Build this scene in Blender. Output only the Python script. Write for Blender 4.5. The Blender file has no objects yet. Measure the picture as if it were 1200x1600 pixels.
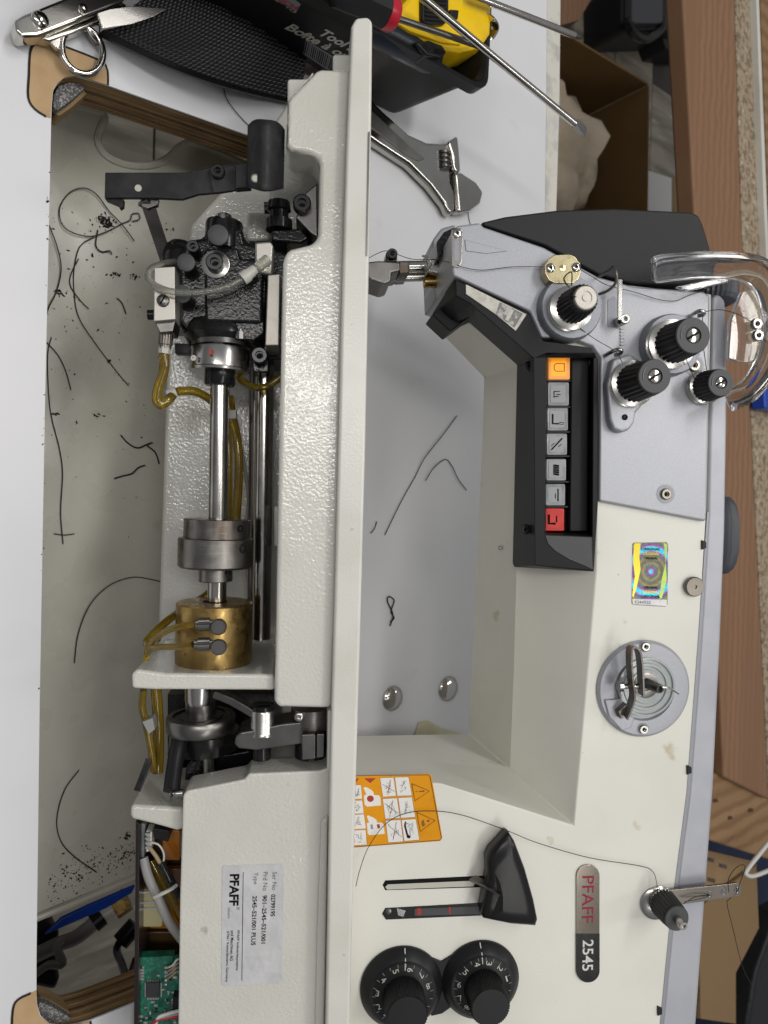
import bpy, bmesh, math, random
from mathutils import Vector, Matrix
random.seed(7)
SC = bpy.context.scene
COL = SC.collection

# ------------------------------------------------------------------ camera
F = 1110.0                                   # focal length in photo pixels (1200 x 1600)
def nrm(v): return Vector(v).normalized()
WX = nrm((1450, 24, 1110))                  # table depth direction, in camera axes (right, down, forward)
WY = Vector((0.0245, -1, -0.0099)); WY = (WY - WX * WY.dot(WX)).normalized()
WZ = WX.cross(WY)
RW = Matrix((WX, WY, WZ))                    # camera axes -> world
CAMPOS = -(RW @ Vector((-0.008, 0, 0.575)))
cam = bpy.data.objects.new('camera', bpy.data.cameras.new('camera'))
COL.objects.link(cam)
rx, ry, rz = RW @ Vector((1, 0, 0)), RW @ Vector((0, -1, 0)), RW @ Vector((0, 0, -1))
cam.matrix_world = Matrix(((rx.x, ry.x, rz.x, CAMPOS.x), (rx.y, ry.y, rz.y, CAMPOS.y), (rx.z, ry.z, rz.z, CAMPOS.z), (0, 0, 0, 1)))
cam.data.sensor_fit = 'VERTICAL'; cam.data.sensor_height = 24; cam.data.lens = F / 1600 * 24
cam.data.clip_start = 0.01; cam.data.clip_end = 50
cam.data.dof.use_dof = True; cam.data.dof.focus_distance = 0.425; cam.data.dof.aperture_fstop = 9.0
SC.camera = cam
# ------------------------------------------------------------------ light: ceiling lamps of a workshop, plus an added front fill
W = bpy.data.worlds.new('World'); SC.world = W; W.use_nodes = True
wn = W.node_tree.nodes; wl = W.node_tree.links
bg = wn['Background']
tc = wn.new('ShaderNodeTexCoord'); sep = wn.new('ShaderNodeSeparateXYZ'); rmp = wn.new('ShaderNodeValToRGB')
mr = wn.new('ShaderNodeMapRange'); mr.inputs[1].default_value = -1; mr.inputs[2].default_value = 1
wl.new(tc.outputs['Generated'], sep.inputs[0]); wl.new(sep.outputs[2], mr.inputs[0]); wl.new(mr.outputs[0], rmp.inputs[0])
rmp.color_ramp.elements[0].position = 0.35; rmp.color_ramp.elements[0].color = (.10, .09, .08, 1)
rmp.color_ramp.elements[1].position = 0.75; rmp.color_ramp.elements[1].color = (.55, .56, .58, 1)
wl.new(rmp.outputs[0], bg.inputs[0]); bg.inputs[1].default_value = 0.48
def ceiling_and_fill_lamp(x, y, z, sx, sy, power, aim, col=(1, .97, .93)):
    l = bpy.data.lights.new('ceiling_and_fill_lamp', 'AREA'); l.shape = 'RECTANGLE'; l.size = sx; l.size_y = sy; l.energy = power; l.color = col
    o = bpy.data.objects.new('ceiling_and_fill_lamp', l); COL.objects.link(o)
    o.location = (x, y, z); d = Vector(aim) - Vector((x, y, z)); o.rotation_euler = d.to_track_quat('-Z', 'Y').to_euler()
    return o
ceiling_and_fill_lamp(0.10, 0.60, 1.75, 0.18, 1.2, 10.5, (0, 0, 0))
ceiling_and_fill_lamp(-0.25, -0.75, 1.80, 0.18, 1.2, 6, (0, 0, 0))
ceiling_and_fill_lamp(0.95, 0.10, 1.80, 0.18, 1.2, 6, (0.2, 0, 0))
ceiling_and_fill_lamp(-0.95, 0.30, 1.65, 0.18, 1.2, 8.5, (0, 0, 0))  # added front fill lamp, brightens the opening and the rear skirt
SC.view_settings.view_transform = 'Standard'; SC.view_settings.look = 'None'
SC.view_settings.exposure = -0.08; SC.view_settings.gamma = 1.0
SC.render.engine = 'CYCLES'
SC.cycles.max_bounces = 8; SC.cycles.transparent_max_bounces = 12; SC.cycles.caustics_refractive = False; SC.cycles.caustics_reflective = False

# ------------------------------------------------------------------ frames
MV = nrm((0.024, -1, -0.022))                # machine length axis (towards the needle end)
MN = Vector((0.115, 0, -1)); MN = (MN - MV * MN.dot(MV)).normalized()   # machine front normal
MU = MV.cross(MN).normalized()               # from bed to arm
MO = Vector((0, 0, 0.42))
OFF = Vector((-0.008, 0, -0.138))            # hinge line: local origin
MW = RW @ (MO + MU * OFF.x + MN * OFF.z) + CAMPOS
MMAT = Matrix.Identity(4)
for i, a in enumerate((MU, MV, MN)):
    w = RW @ a
    for k in range(3): MMAT[k][i] = w[k]
for k in range(3): MMAT[k][3] = MW[k]
def ray(x, y): return Vector(((x - 600) / F, (y - 800) / F, 1))
def mp(x, y, h=0.0):
    """machine frame point (metres) seen at photo position x,y at h millimetres in front of the arm's face"""
    r = ray(x, y); h = h / 1000
    s = (h + MN.dot(MO)) / MN.dot(r); p = r * s - MO
    return Vector((MU.dot(p), MV.dot(p), h)) - OFF
def ms(px, x, y, h=0.0): return (mp(x + px / 2, y, h) - mp(x - px / 2, y, h)).length
def tp(x, y, z=0.0):
    """world point at height z (metres above the table top)"""
    d = RW @ ray(x, y); s = (z - CAMPOS.z) / d.z
    return CAMPOS + d * s
def ts(px, x, y, z=0.0):
    d = ray(x, y); s = (z - CAMPOS.z) / (RW @ d).z
    return px * s / F
N3, U3, V3 = Vector((0, 0, 1)), Vector((1, 0, 0)), Vector((0, 1, 0))

# ------------------------------------------------------------------ materials
MATS = {}
def mat(name, col, rough=.5, metal=0., bump=None, mix=None, coat=0., trans=0., ior=1.45, emit=None, alpha=1., bands=None, rmix=None, aniso=None, spec=.5):
    """bump=(scale,strength,dist_mm); mix=[(colour,scale,lo,hi[,stretch])] noise overlays; rmix=(scale,lo,hi) roughness noise"""
    m = bpy.data.materials.new(name); m.use_nodes = True; MATS[name] = m
    nt = m.node_tree; n = nt.nodes; l = nt.links; b = n['Principled BSDF']
    b.inputs['Base Color'].default_value = (*col, 1); b.inputs['Roughness'].default_value = rough; b.inputs['Metallic'].default_value = metal
    b.inputs['Coat Weight'].default_value = coat; b.inputs['Coat Roughness'].default_value = .08
    b.inputs['Transmission Weight'].default_value = trans; b.inputs['IOR'].default_value = ior; b.inputs['Alpha'].default_value = alpha
    b.inputs['Specular IOR Level'].default_value = spec
    if emit: b.inputs['Emission Color'].default_value = (*emit[:3], 1); b.inputs['Emission Strength'].default_value = emit[3]
    t = n.new('ShaderNodeTexCoord')
    def noise(scale, detail=3, stretch=None, rough_=.55):
        x = n.new('ShaderNodeTexNoise'); x.inputs['Scale'].default_value = scale; x.inputs['Detail'].default_value = detail; x.inputs['Roughness'].default_value = rough_
        if stretch:
            mpn = n.new('ShaderNodeMapping'); mpn.inputs['Scale'].default_value = stretch
            l.new(t.outputs['Object'], mpn.inputs[0]); l.new(mpn.outputs[0], x.inputs['Vector'])
        else: l.new(t.outputs['Object'], x.inputs['Vector'])
        return x
    cur = None
    for o in (mix or []):
        x = noise(o[1], 4, o[4] if len(o) > 4 else None)
        r = n.new('ShaderNodeMapRange'); r.inputs[1].default_value = o[2]; r.inputs[2].default_value = o[3]
        l.new(x.outputs[0], r.inputs[0])
        mx = n.new('ShaderNodeMix'); mx.data_type = 'RGBA'
        l.new(r.outputs[0], mx.inputs[0])
        if cur is None: mx.inputs[6].default_value = (*col, 1)
        else: l.new(cur, mx.inputs[6])
        mx.inputs[7].default_value = (*o[0], 1); cur = mx.outputs[2]
    if bands:                                   # (colour, axis, scale, lo, hi)
        wv = n.new('ShaderNodeTexWave'); wv.bands_direction = bands[1]; wv.inputs['Scale'].default_value = bands[2]; wv.inputs['Distortion'].default_value = bands[5] if len(bands) > 5 else 2
        wv.inputs['Detail'].default_value = 2; wv.inputs['Detail Scale'].default_value = 2
        l.new(t.outputs['Object'], wv.inputs['Vector'])
        r = n.new('ShaderNodeMapRange'); r.inputs[1].default_value = bands[3]; r.inputs[2].default_value = bands[4]; l.new(wv.outputs[1], r.inputs[0])
        mx = n.new('ShaderNodeMix'); mx.data_type = 'RGBA'; l.new(r.outputs[0], mx.inputs[0])
        if cur is None: mx.inputs[6].default_value = (*col, 1)
        else: l.new(cur, mx.inputs[6])
        mx.inputs[7].default_value = (*bands[0], 1); cur = mx.outputs[2]
    if cur is not None: l.new(cur, b.inputs['Base Color'])
    if rmix:
        x = noise(rmix[0], 3); r = n.new('ShaderNodeMapRange'); r.inputs[1].default_value = .35; r.inputs[2].default_value = .65
        r.inputs[3].default_value = rmix[1]; r.inputs[4].default_value = rmix[2]; l.new(x.outputs[0], r.inputs[0]); l.new(r.outputs[0], b.inputs['Roughness'])
    if bump:
        x = noise(bump[0], 1, bump[3] if len(bump) > 3 else None); bn = n.new('ShaderNodeBump'); bn.inputs['Strength'].default_value = bump[1]; bn.inputs['Distance'].default_value = bump[2] / 1000
        if len(bump) > 4:
            x2 = noise(bump[4][0], 2); r = n.new('ShaderNodeMapRange'); r.inputs[1].default_value = .35; r.inputs[2].default_value = .65; r.inputs[3].default_value = bump[1] * bump[4][1]; r.inputs[4].default_value = bump[1] * bump[4][2]; l.new(x2.outputs[0], r.inputs[0]); l.new(r.outputs[0], bn.inputs['Strength'])
        l.new(x.outputs[0], bn.inputs['Height']); l.new(bn.outputs[0], b.inputs['Normal']); l.new(bn.outputs[0], b.inputs['Coat Normal'])
    return m
STAIN = (.42, .35, .19)
mat('bed_paint', (.65, .64, .585), .3, bump=(560, .62, .62, None, (45, .5, 1.)), mix=[((.55, .54, .48), 9, .45, .75), ((.33, .29, .2), 60, .72, .82), ((.25, .22, .16), 300, .735, .78)], coat=1.)
mat('arm_paint', (.73, .72, .655), .34, bump=(900, .3, .3, None, (20, .3, 1.)), mix=[((.65, .64, .57), 8, .42, .72), (STAIN, 38, .69, .80), ((.50, .48, .40), 17, .66, .78, (1, .25, 1)), ((.3, .26, .18), 210, .745, .79)])
mat('edge_paint', (.68, .675, .62), .3, bump=(700, .3, .3), mix=[((.58, .565, .50), 14, .48, .75), ((.36, .31, .22), 120, .71, .8)], coat=.1)
mat('silver_paint', (.36, .37, .40), .42, metal=.35, mix=[((.44, .45, .48), 1600, .45, .7)], bump=(1500, .12, .1))
mat('silver_dark', (.27, .28, .31), .45, metal=.3, mix=[((.33, .34, .37), 1600, .45, .7)])
mat('band_paint', (.42, .43, .47), .45, metal=.25, mix=[((.37, .38, .42), 30, .45, .7)])
mat('black_textured', (.014, .0145, .016), .5, spec=.35, bump=(1700, .45, .25))
mat('black_plastic', (.010, .010, .0115), .4, spec=.35, bump=(2200, .12, .1))
mat('black_gloss', (.007, .007, .008), .2, spec=.4, mix=[((.03, .028, .026), 90, .5, .8)])
mat('black_iron', (.007, .007, .008), .2, spec=.45, bump=(600, .4, .5), mix=[((.03, .03, .03), 300, .6, .75)])
mat('black_sheet', (.012, .0125, .014), .48, spec=.35, mix=[((.03, .03, .032), 60, .45, .7)], rmix=(200, .38, .6))
mat('black_tray', (.006, .006, .007), .38, spec=.35, bump=(900, .1, .1))
mat('knob_grey', (.045, .05, .06), .45)
mat('ramp_grey', (.045, .046, .05), .38, bump=(1700, .5, .25))
mat('lever_black', (.008, .008, .009), .3, spec=.4)
mat('grey_plug', (.06, .062, .066), .5)
mat('steel', (.48, .47, .45), .24, metal=1, mix=[((.36, .35, .33), 30, .4, .7)])
mat('steel_shaft', (.46, .45, .42), .17, metal=1, mix=[((.30, .29, .26), 50, .45, .7, (3, 1, 3))])
mat('steel_dark', (.20, .195, .185), .33, metal=1, mix=[((.13, .125, .12), 50, .4, .7)], bump=(1200, .08, .1))
mat('steel_worn', (.23, .22, .205), .36, metal=1, mix=[((.075, .048, .028), 38, .45, .6, (1, .3, 1)), ((.30, .29, .27), 200, .55, .8, (.3, 9, .3))], rmix=(120, .28, .42))
mat('strip_steel', (.26, .235, .205), .3, metal=1, mix=[((.22, .20, .17), 60, .4, .7)])
mat('chrome', (.60, .58, .54), .1, metal=1, mix=[((.50, .48, .44), 25, .4, .7)])
mat('tool_steel', (.52, .51, .48), .13, metal=1, mix=[((.40, .38, .35), 25, .4, .75)], bump=(55, .4, 1.2))
mat('tool_dark', (.20, .19, .175), .4, metal=1, mix=[((.28, .27, .25), 60, .4, .7)])
mat('machined', (.40, .38, .345), .42, metal=.85, mix=[((.36, .33, .29), 160, .45, .75)], bump=(900, .2, .15))
mat('aluminium', (.48, .46, .425), .4, metal=.75, mix=[((.44, .41, .37), 420, .55, .75)], bump=(1400, .2, .15))
mat('brass', (.44, .30, .11), .33, metal=1, mix=[((.27, .17, .06), 55, .42, .75), ((.12, .08, .03), 260, .66, .76)], rmix=(200, .25, .45))
mat('brass_bright', (.66, .58, .36), .25, metal=1, mix=[((.5, .42, .24), 160, .5, .7)])
mat('hose_oil', (.50, .34, .03), .1, trans=.8, ior=1.4, coat=.3, mix=[((.34, .21, .015), 70, .4, .7)])
mat('hose_clear', (.72, .72, .64), .06, trans=.85, ior=1.3)
mat('black_oxide', (.05, .05, .052), .3, metal=1)
mat('nylon', (.62, .62, .56), .35, trans=.25)
mat('acrylic', (.97, .975, .98), .03, trans=1., ior=1.27, coat=1.)
mat('wire_grey', (.28, .28, .27), .4); mat('wire_tan', (.35, .26, .16), .45); mat('wire_white', (.6, .6, .56), .4)
mat('table_laminate', (.67, .675, .695), .33, mix=[((.63, .635, .66), 5, .42, .7), ((.40, .40, .41), 420, .745, .79), ((.56, .56, .58), 28, .66, .85), ((.52, .52, .54), 30, .74, .77, (1, .04, 1)), ((.60, .585, .54), 11, .68, .85)], bump=(3000, .05, .05))
mat('table_lip', (.60, .585, .52), .5, mix=[((.40, .385, .36), 45, .5, .7), ((.46, .46, .50), 22, .52, .6)])
mat('routed_board', (.50, .34, .18), .6, mix=[((.43, .28, .14), 60, .4, .7), ((.2, .13, .07), 160, .72, .8)])
mat('black_line', (.015, .013, .012), .6)
mat('ply_light', (.37, .255, .13), .7, mix=[((.23, .145, .065), 90, .4, .7, (.3, .3, 2))])
mat('ply_mid', (.25, .155, .07), .7, mix=[((.15, .085, .035), 90, .4, .7, (.3, .3, 2))])
mat('ply_dark', (.13, .072, .03), .7, mix=[((.07, .04, .018), 90, .4, .7)])
mat('pan', (.52, .51, .44), .3, mix=[((.46, .45, .385), 7, .4, .7), ((.36, .34, .27), 30, .66, .85)], rmix=(30, .2, .42))
mat('lint', (.012, .012, .012), .9); mat('lint_grey', (.10, .10, .10), .95, mix=[((.35, .35, .34), 900, .5, .6)])
mat('thread_dark', (.035, .037, .036), .8); mat('thread_black', (.012, .012, .013), .7)
mat('floor_plank', (.28, .25, .20), .5, mix=[((.15, .13, .10), 3.5, .4, .62, (1, 6, 1)), ((.37, .34, .28), 9, .55, .75, (1, 5, 1))], bump=(60, .1, 1))
mat('floor_joint', (.05, .045, .04), .8)
mat('pine', (.27, .148, .082), .58, bands=((.22, .115, .06), 'X', 22, .2, 1, 3.), mix=[((.21, .115, .06), 14, .4, .7, (1, .1, 1))], bump=(400, .15, .3, (3, .2, 1)))
mat('pine_pale', (.30, .18, .088), .6, bands=((.21, .115, .05), 'Y', 14, .3, 1, 2.), mix=[((.25, .145, .066), 30, .4, .7, (.15, 1, 1))])
mat('knot', (.07, .035, .015), .6)
mat('chipboard', (.36, .29, .20), .8, mix=[((.19, .135, .085), 130, .45, .62), ((.52, .46, .36), 170, .58, .72)], bump=(220, .8, 2))
mat('cardboard', (.34, .225, .115), .8, mix=[((.28, .18, .09), 10, .4, .7)])
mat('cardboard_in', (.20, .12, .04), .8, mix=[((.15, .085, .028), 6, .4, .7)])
mat('cardboard_ridge', (.29, .19, .095), .85, bands=((.21, .13, .06), 'X', 60, .3, 1, 1.5))
mat('cotton', (.70, .60, .46), .9, bump=(30, .6, 8), mix=[((.55, .44, .31), 14, .4, .7)])
mat('webbing', (.012, .012, .013), .42)
mat('yellow_plastic', (.86, .56, .01), .22, mix=[((.70, .43, .008), 40, .5, .75)])
mat('red_plastic', (.42, .012, .03), .3); mat('navy_plastic', (.012, .018, .03), .35); mat('blue_plastic', (.01, .06, .40), .35)
mat('label_silver', (.60, .60, .61), .34, metal=.2, bump=(190, .5, .9), mix=[((.70, .70, .71), 60, .4, .7)])
mat('ink', (.008, .008, .009), .6, spec=.12); mat('panel_black', (.0075, .0075, .0085), .45, spec=.25, bump=(1700, .4, .2)); mat('ink_grey', (.13, .13, .14), .5); mat('print_white', (.62, .62, .60), .5); mat('print_red', (.45, .02, .045), .35)
mat('mark_grey', (.25, .26, .27), .5); mat('logo_red', (.27, .012, .03), .4, spec=.3)
mat('label_orange', (.70, .29, .002), .5, spec=.25, mix=[((.62, .25, .002), 90, .5, .75)]); mat('label_white', (.74, .73, .70), .45); mat('label_brown', (.22, .09, .01), .5); mat('label_red', (.36, .03, .015), .5)
mat('nameplate_mirror', (.33, .29, .245), .12, metal=.9, mix=[((.27, .235, .19), 40, .4, .7)])
mat('key_lit', (.70, .33, .10), .3, emit=(1., .32, .04, .32)); mat('key_amber', (.9, .36, .01), .3, emit=(1., .34, .01, .6)); mat('key_ink_amber', (.45, .12, .0), .4)
mat('key_clear', (.22, .23, .24), .22, mix=[((.34, .35, .36), 130, .4, .7)], coat=.5); mat('key_inner', (.30, .31, .32), .3); mat('key_red', (.62, .035, .025), .25, coat=.4, mix=[((.48, .02, .015), 120, .45, .7)])
mat('pearl', (.60, .58, .52), .35, mix=[((.46, .44, .38), 260, .4, .65)])
mat('chip_glass', (.22, .22, .21), .18, mix=[((.5, .5, .48), 330, .5, .62)])
mat('winder_clear', (.34, .37, .37), .18, coat=.4)
mat('pcb', (.012, .115, .072), .35, mix=[((.02, .19, .12), 420, .5, .6), ((.008, .07, .045), 130, .5, .7)], coat=.2)
mat('chip', (.03, .03, .034), .45); mat('solder', (.55, .55, .53), .3, metal=.8); mat('amber_film', (.50, .19, .02), .2, coat=.5, mix=[((.32, .10, .008), 25, .4, .7)])
mat('brown_case', (.06, .032, .014), .22, mix=[((.11, .06, .02), 30, .45, .7)]); mat('relay', (.50, .45, .24), .2, coat=.5, trans=.2)
mat('case_rim', (.016, .010, .010), .3)
mat('white_cable', (.66, .66, .63), .35)
mat('card_black', (.008, .008, .009), .5, spec=.3)
mat('bag_black', (.010, .010, .012), .5, bump=(60, .7, 2), mix=[((.03, .03, .032), 200, .66, .75)])
def holo():
    m = bpy.data.materials.new('hologram'); m.use_nodes = True; MATS['hologram'] = m
    n = m.node_tree.nodes; l = m.node_tree.links; b = n['Principled BSDF']
    t = n.new('ShaderNodeTexCoord'); w = n.new('ShaderNodeTexWave'); w.wave_type = 'RINGS'; w.rings_direction = 'SPHERICAL'
    mpg = n.new('ShaderNodeMapping'); c = mp(1017, 893, 0); mpg.inputs['Location'].default_value = (-c.x, -c.y, -c.z)
    l.new(t.outputs['Object'], mpg.inputs[0]); l.new(mpg.outputs[0], w.inputs['Vector'])
    w.inputs['Scale'].default_value = 22; w.inputs['Distortion'].default_value = .6; w.inputs['Detail Scale'].default_value = 300
    r = n.new('ShaderNodeValToRGB'); e = r.color_ramp.elements
    cols = [(0, (.02, .55, .70)), (.18, (.55, .08, .35)), (.35, (.12, .16, .40)), (.5, (.25, .22, .16)), (.66, (.09, .26, .24)), (.82, (.5, .36, .08)), (1, (.10, .11, .11))]
    e[0].position, e[0].color = 0, (*cols[0][1], 1); e[1].position, e[1].color = 1, (*cols[-1][1], 1)
    for p, q in cols[1:-1]:
        k = e.new(p); k.color = (q[0] * .6, q[1] * .6, q[2] * .6, 1)
    l.new(w.outputs[1], r.inputs[0])
    nz = n.new('ShaderNodeTexNoise'); nz.inputs['Scale'].default_value = 700; l.new(t.outputs['Object'], nz.inputs['Vector'])
    mx = n.new('ShaderNodeMix'); mx.data_type = 'RGBA'; mx.blend_type = 'OVERLAY'; mx.inputs[0].default_value = .55
    l.new(r.outputs[0], mx.inputs[6]); l.new(nz.outputs[0], mx.inputs[7]); l.new(mx.outputs[2], b.inputs['Base Color'])
    b.inputs['Metallic'].default_value = .5; b.inputs['Roughness'].default_value = .3
holo()
mat('holo_yellow', (.80, .66, .05), .22, metal=.3); mat('holo_green', (.45, .62, .10), .25, metal=.3, mix=[((.05, .45, .55), 120, .5, .6)])

# ------------------------------------------------------------------ mesh helpers
class MB:
    def __init__(s): s.v = []; s.f = []
    def add(s, v, f):
        k = len(s.v); s.v += [Vector(a) for a in v]; s.f += [tuple(i + k for i in a) for a in f]; return s
    def loft(s, loops, caps=True, closed=True):
        n = len(loops[0]); v = [p for lp in loops for p in lp]; f = []
        for a in range(len(loops) - 1):
            for i in range(n if closed else n - 1):
                j = (i + 1) % n; f.append((a * n + i, a * n + j, (a + 1) * n + j, (a + 1) * n + i))
        if caps: f += [tuple(range(n - 1, -1, -1)), tuple((len(loops) - 1) * n + i for i in range(n))]
        return s.add(v, f)
    def lathe(s, p, ax, prof, seg=24, caps=True, ribs=0, rib=0.0):
        ax = Vector(ax).normalized(); a = ax.orthogonal().normalized(); b = ax.cross(a); loops = []
        for t, r in prof:
            lp = []
            for i in range(seg):
                q = 2 * math.pi * i / seg; rr = r * (1 - rib * (i % 2)) if ribs else r
                lp.append(Vector(p) + ax * t + (a * math.cos(q) + b * math.sin(q)) * rr)
            loops.append(lp)
        return s.loft(loops, caps)
    def cyl(s, p0, p1, r0, r1=None, seg=20, ch=0.0):
        p0, p1 = Vector(p0), Vector(p1); d = (p1 - p0).length; r1 = r0 if r1 is None else r1
        prof = [(0, r0), (d, r1)] if not ch else [(0, r0 - ch), (ch, r0), (d - ch, r1), (d, r1 - ch)]
        return s.lathe(p0, p1 - p0, prof, seg)
    def tube(s, pts, r, seg=8, sub=6, caps=True, flat=None, up=None):
        pts = [Vector(p) for p in pts]
        if sub > 1 and len(pts) > 2:
            q = [pts[0]] + pts + [pts[-1]]; out = []
            for i in range(1, len(q) - 2):
                for k in range(sub):
                    t = k / sub; a, b, c, d = q[i - 1], q[i], q[i + 1], q[i + 2]
                    out.append(.5 * ((2 * b) + (c - a) * t + (2 * a - 5 * b + 4 * c - d) * t * t + (3 * b - a - 3 * c + d) * t ** 3))
            out.append(pts[-1]); pts = out
        loops = []; ref = Vector(up) if up else None; m = len(pts)
        for i, p in enumerate(pts):
            tg = (pts[min(i + 1, m - 1)] - pts[max(i - 1, 0)])
            if tg.length < 1e-9: tg = Vector((0, 0, 1))
            tg.normalize()
            if ref is None: ref = tg.orthogonal().normalized()
            a = (ref - tg * ref.dot(tg))
            a = a.normalized() if a.length > 1e-6 else tg.orthogonal().normalized()
            if not up: ref = a
            b = tg.cross(a); rr = r[min(int(i / max(1, m - 1) * (len(r) - 1) + .5), len(r) - 1)] if isinstance(r, (list, tuple)) else r
            if flat: loops.append([p + a * x * flat[0] + b * y * flat[1] for x, y in ((1, 1), (-1, 1), (-1, -1), (1, -1))])
            else: loops.append([p + (a * math.cos(2 * math.pi * k / seg) + b * math.sin(2 * math.pi * k / seg)) * rr for k in range(seg)])
        return s.loft(loops, caps)
    def box(s, c, x, y, z):
        c, x, y, z = Vector(c), Vector(x), Vector(y), Vector(z)
        return s.loft([[c - x - y - z, c + x - y - z, c + x + y - z, c - x + y - z], [c - x - y + z, c + x - y + z, c + x + y + z, c - x + y + z]])
    def mprism(s, poly, h1, h0):                      # outline as photographed at height h1, straight back to h0
        a = [mp(x, y, h1) for x, y in poly]; b = [p + N3 * (h0 - h1) / 1000 for p in a]
        return s.loft([b, a])
    def tprism(s, poly, z1, z0):
        a = [tp(x, y, z1) for x, y in poly]; b = [Vector((p.x, p.y, z0)) for p in a]
        return s.loft([b, a])
def circ(x, y, r, n=24, ry=None): return [(x + r * math.cos(2 * math.pi * i / n), y - (ry or r) * math.sin(2 * math.pi * i / n)) for i in range(n)]
def rrect(x0, y0, x1, y1, r, n=4):
    o = []
    for cx, cy, a in ((x1 - r, y0 + r, -90), (x1 - r, y1 - r, 0), (x0 + r, y1 - r, 90), (x0 + r, y0 + r, 180)):
        for i in range(n + 1):
            q = math.radians(a + 90 * i / n); o.append((cx + r * math.cos(q), cy + r * math.sin(q)))
    return o
def obj(name, mb, material, parent=None, bevel=0, seg=2, smooth=32, origin=None, kind=None, label=None):
    me = bpy.data.meshes.new(name); off = Vector(origin) if origin is not None else Vector()
    q = parent
    while q is not None:
        if 'w0' in q: off = Vector(q['w0'])
        q = q.parent
    me.from_pydata([v - off for v in mb.v], [], mb.f); me.update()
    bm = bmesh.new(); bm.from_mesh(me); bmesh.ops.remove_doubles(bm, verts=bm.verts, dist=1e-7); bmesh.ops.recalc_face_normals(bm, faces=bm.faces); bm.to_mesh(me); bm.free()
    if smooth:
        me.polygons.foreach_set('use_smooth', [True] * len(me.polygons)); me.set_sharp_from_angle(angle=math.radians(smooth))
    me.materials.append(MATS[material])
    o = bpy.data.objects.new(name, me); COL.objects.link(o)
    if parent is not None: o.parent = parent
    elif origin is not None: o.location = off
    if bevel:
        b = o.modifiers.new('bevel', 'BEVEL'); b.width = bevel / 1000; b.segments = seg; b.limit_method = 'ANGLE'; b.angle_limit = math.radians(35); b.harden_normals = True
    if kind: o['kind'] = kind
    if label: o['label'] = label
    return o
def tag(o, label, cat, group=None):
    o['label'] = label; o['category'] = cat
    if group: o['group'] = group
    return o
def thing(name, label, cat, at, group=None):
    o = bpy.data.objects.new(name, None); COL.objects.link(o); o.location = at; o.empty_display_size = .02
    o['w0'] = tuple(at); return tag(o, label, cat, group)
def solo(name, mb, material, label, cat, group=None, bevel=0, seg=2, smooth=32):     # a thing that is one mesh: origin at its base
    xs = [v.x for v in mb.v]; ys = [v.y for v in mb.v]; zs = [v.z for v in mb.v]
    return tag(obj(name, mb, material, None, bevel, seg, smooth, Vector(((min(xs) + max(xs)) / 2, (min(ys) + max(ys)) / 2, min(zs)))), label, cat, group)
def struct(name, mb, material, bevel=0, kind='structure', smooth=32):
    return obj(name, mb, material, None, bevel, 2, smooth, None, kind)
def text(name, s, c, xd, yd, w, h, material, parent, bold=0.0, shear=0.0, th=.00008):
    """lettering centred at c, running along xd, w x h metres"""
    cu = bpy.data.curves.new('t', 'FONT'); cu.body = s; cu.size = 1; cu.offset = bold; cu.shear = shear; cu.resolution_u = 3
    o = bpy.data.objects.new('t', cu); COL.objects.link(o)
    dg = bpy.context.evaluated_depsgraph_get(); me = bpy.data.meshes.new_from_object(o.evaluated_get(dg))
    bpy.data.objects.remove(o); bpy.data.curves.remove(cu)
    vs = [v.co.copy() for v in me.vertices]; fs = [tuple(p.vertices) for p in me.polygons]; bpy.data.meshes.remove(me)
    x0, x1 = min(v.x for v in vs), max(v.x for v in vs); y0, y1 = min(v.y for v in vs), max(v.y for v in vs)
    xd, yd = Vector(xd).normalized(), Vector(yd).normalized(); nn = xd.cross(yd)
    mb = MB(); mb.add([Vector(c) + xd * ((v.x - (x0 + x1) / 2) / max(1e-6, x1 - x0) * w) + yd * ((v.y - (y0 + y1) / 2) / max(1e-6, y1 - y0) * h) + nn * th for v in vs], fs)
    return obj(name, mb, material, parent, smooth=0)
# ================================================================== SETTING
random.seed(3)
FZ = -0.74
b = MB(); b.box((.6, 0, FZ - .03), (2.4, 0, 0), (0, 2.4, 0), (0, 0, .02)); floor = struct('floor', b, 'floor_joint')
plank = None
for i in range(17):
    for j in range(3):
        x = -.75 + i * .182; y = -1.5 + (i * .37) % .9 + j * 1.22 - .6
        if plank is None:
            b = MB(); b.box((0, 0, 0), (.0895, 0, 0), (0, .606, 0), (0, 0, .006)); plank = obj('plank', b, 'floor_plank', floor, bevel=1.5); o = plank
        else:
            o = plank.copy(); COL.objects.link(o); o.parent = floor
        o.location = (x, y, FZ - .0045)

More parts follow.
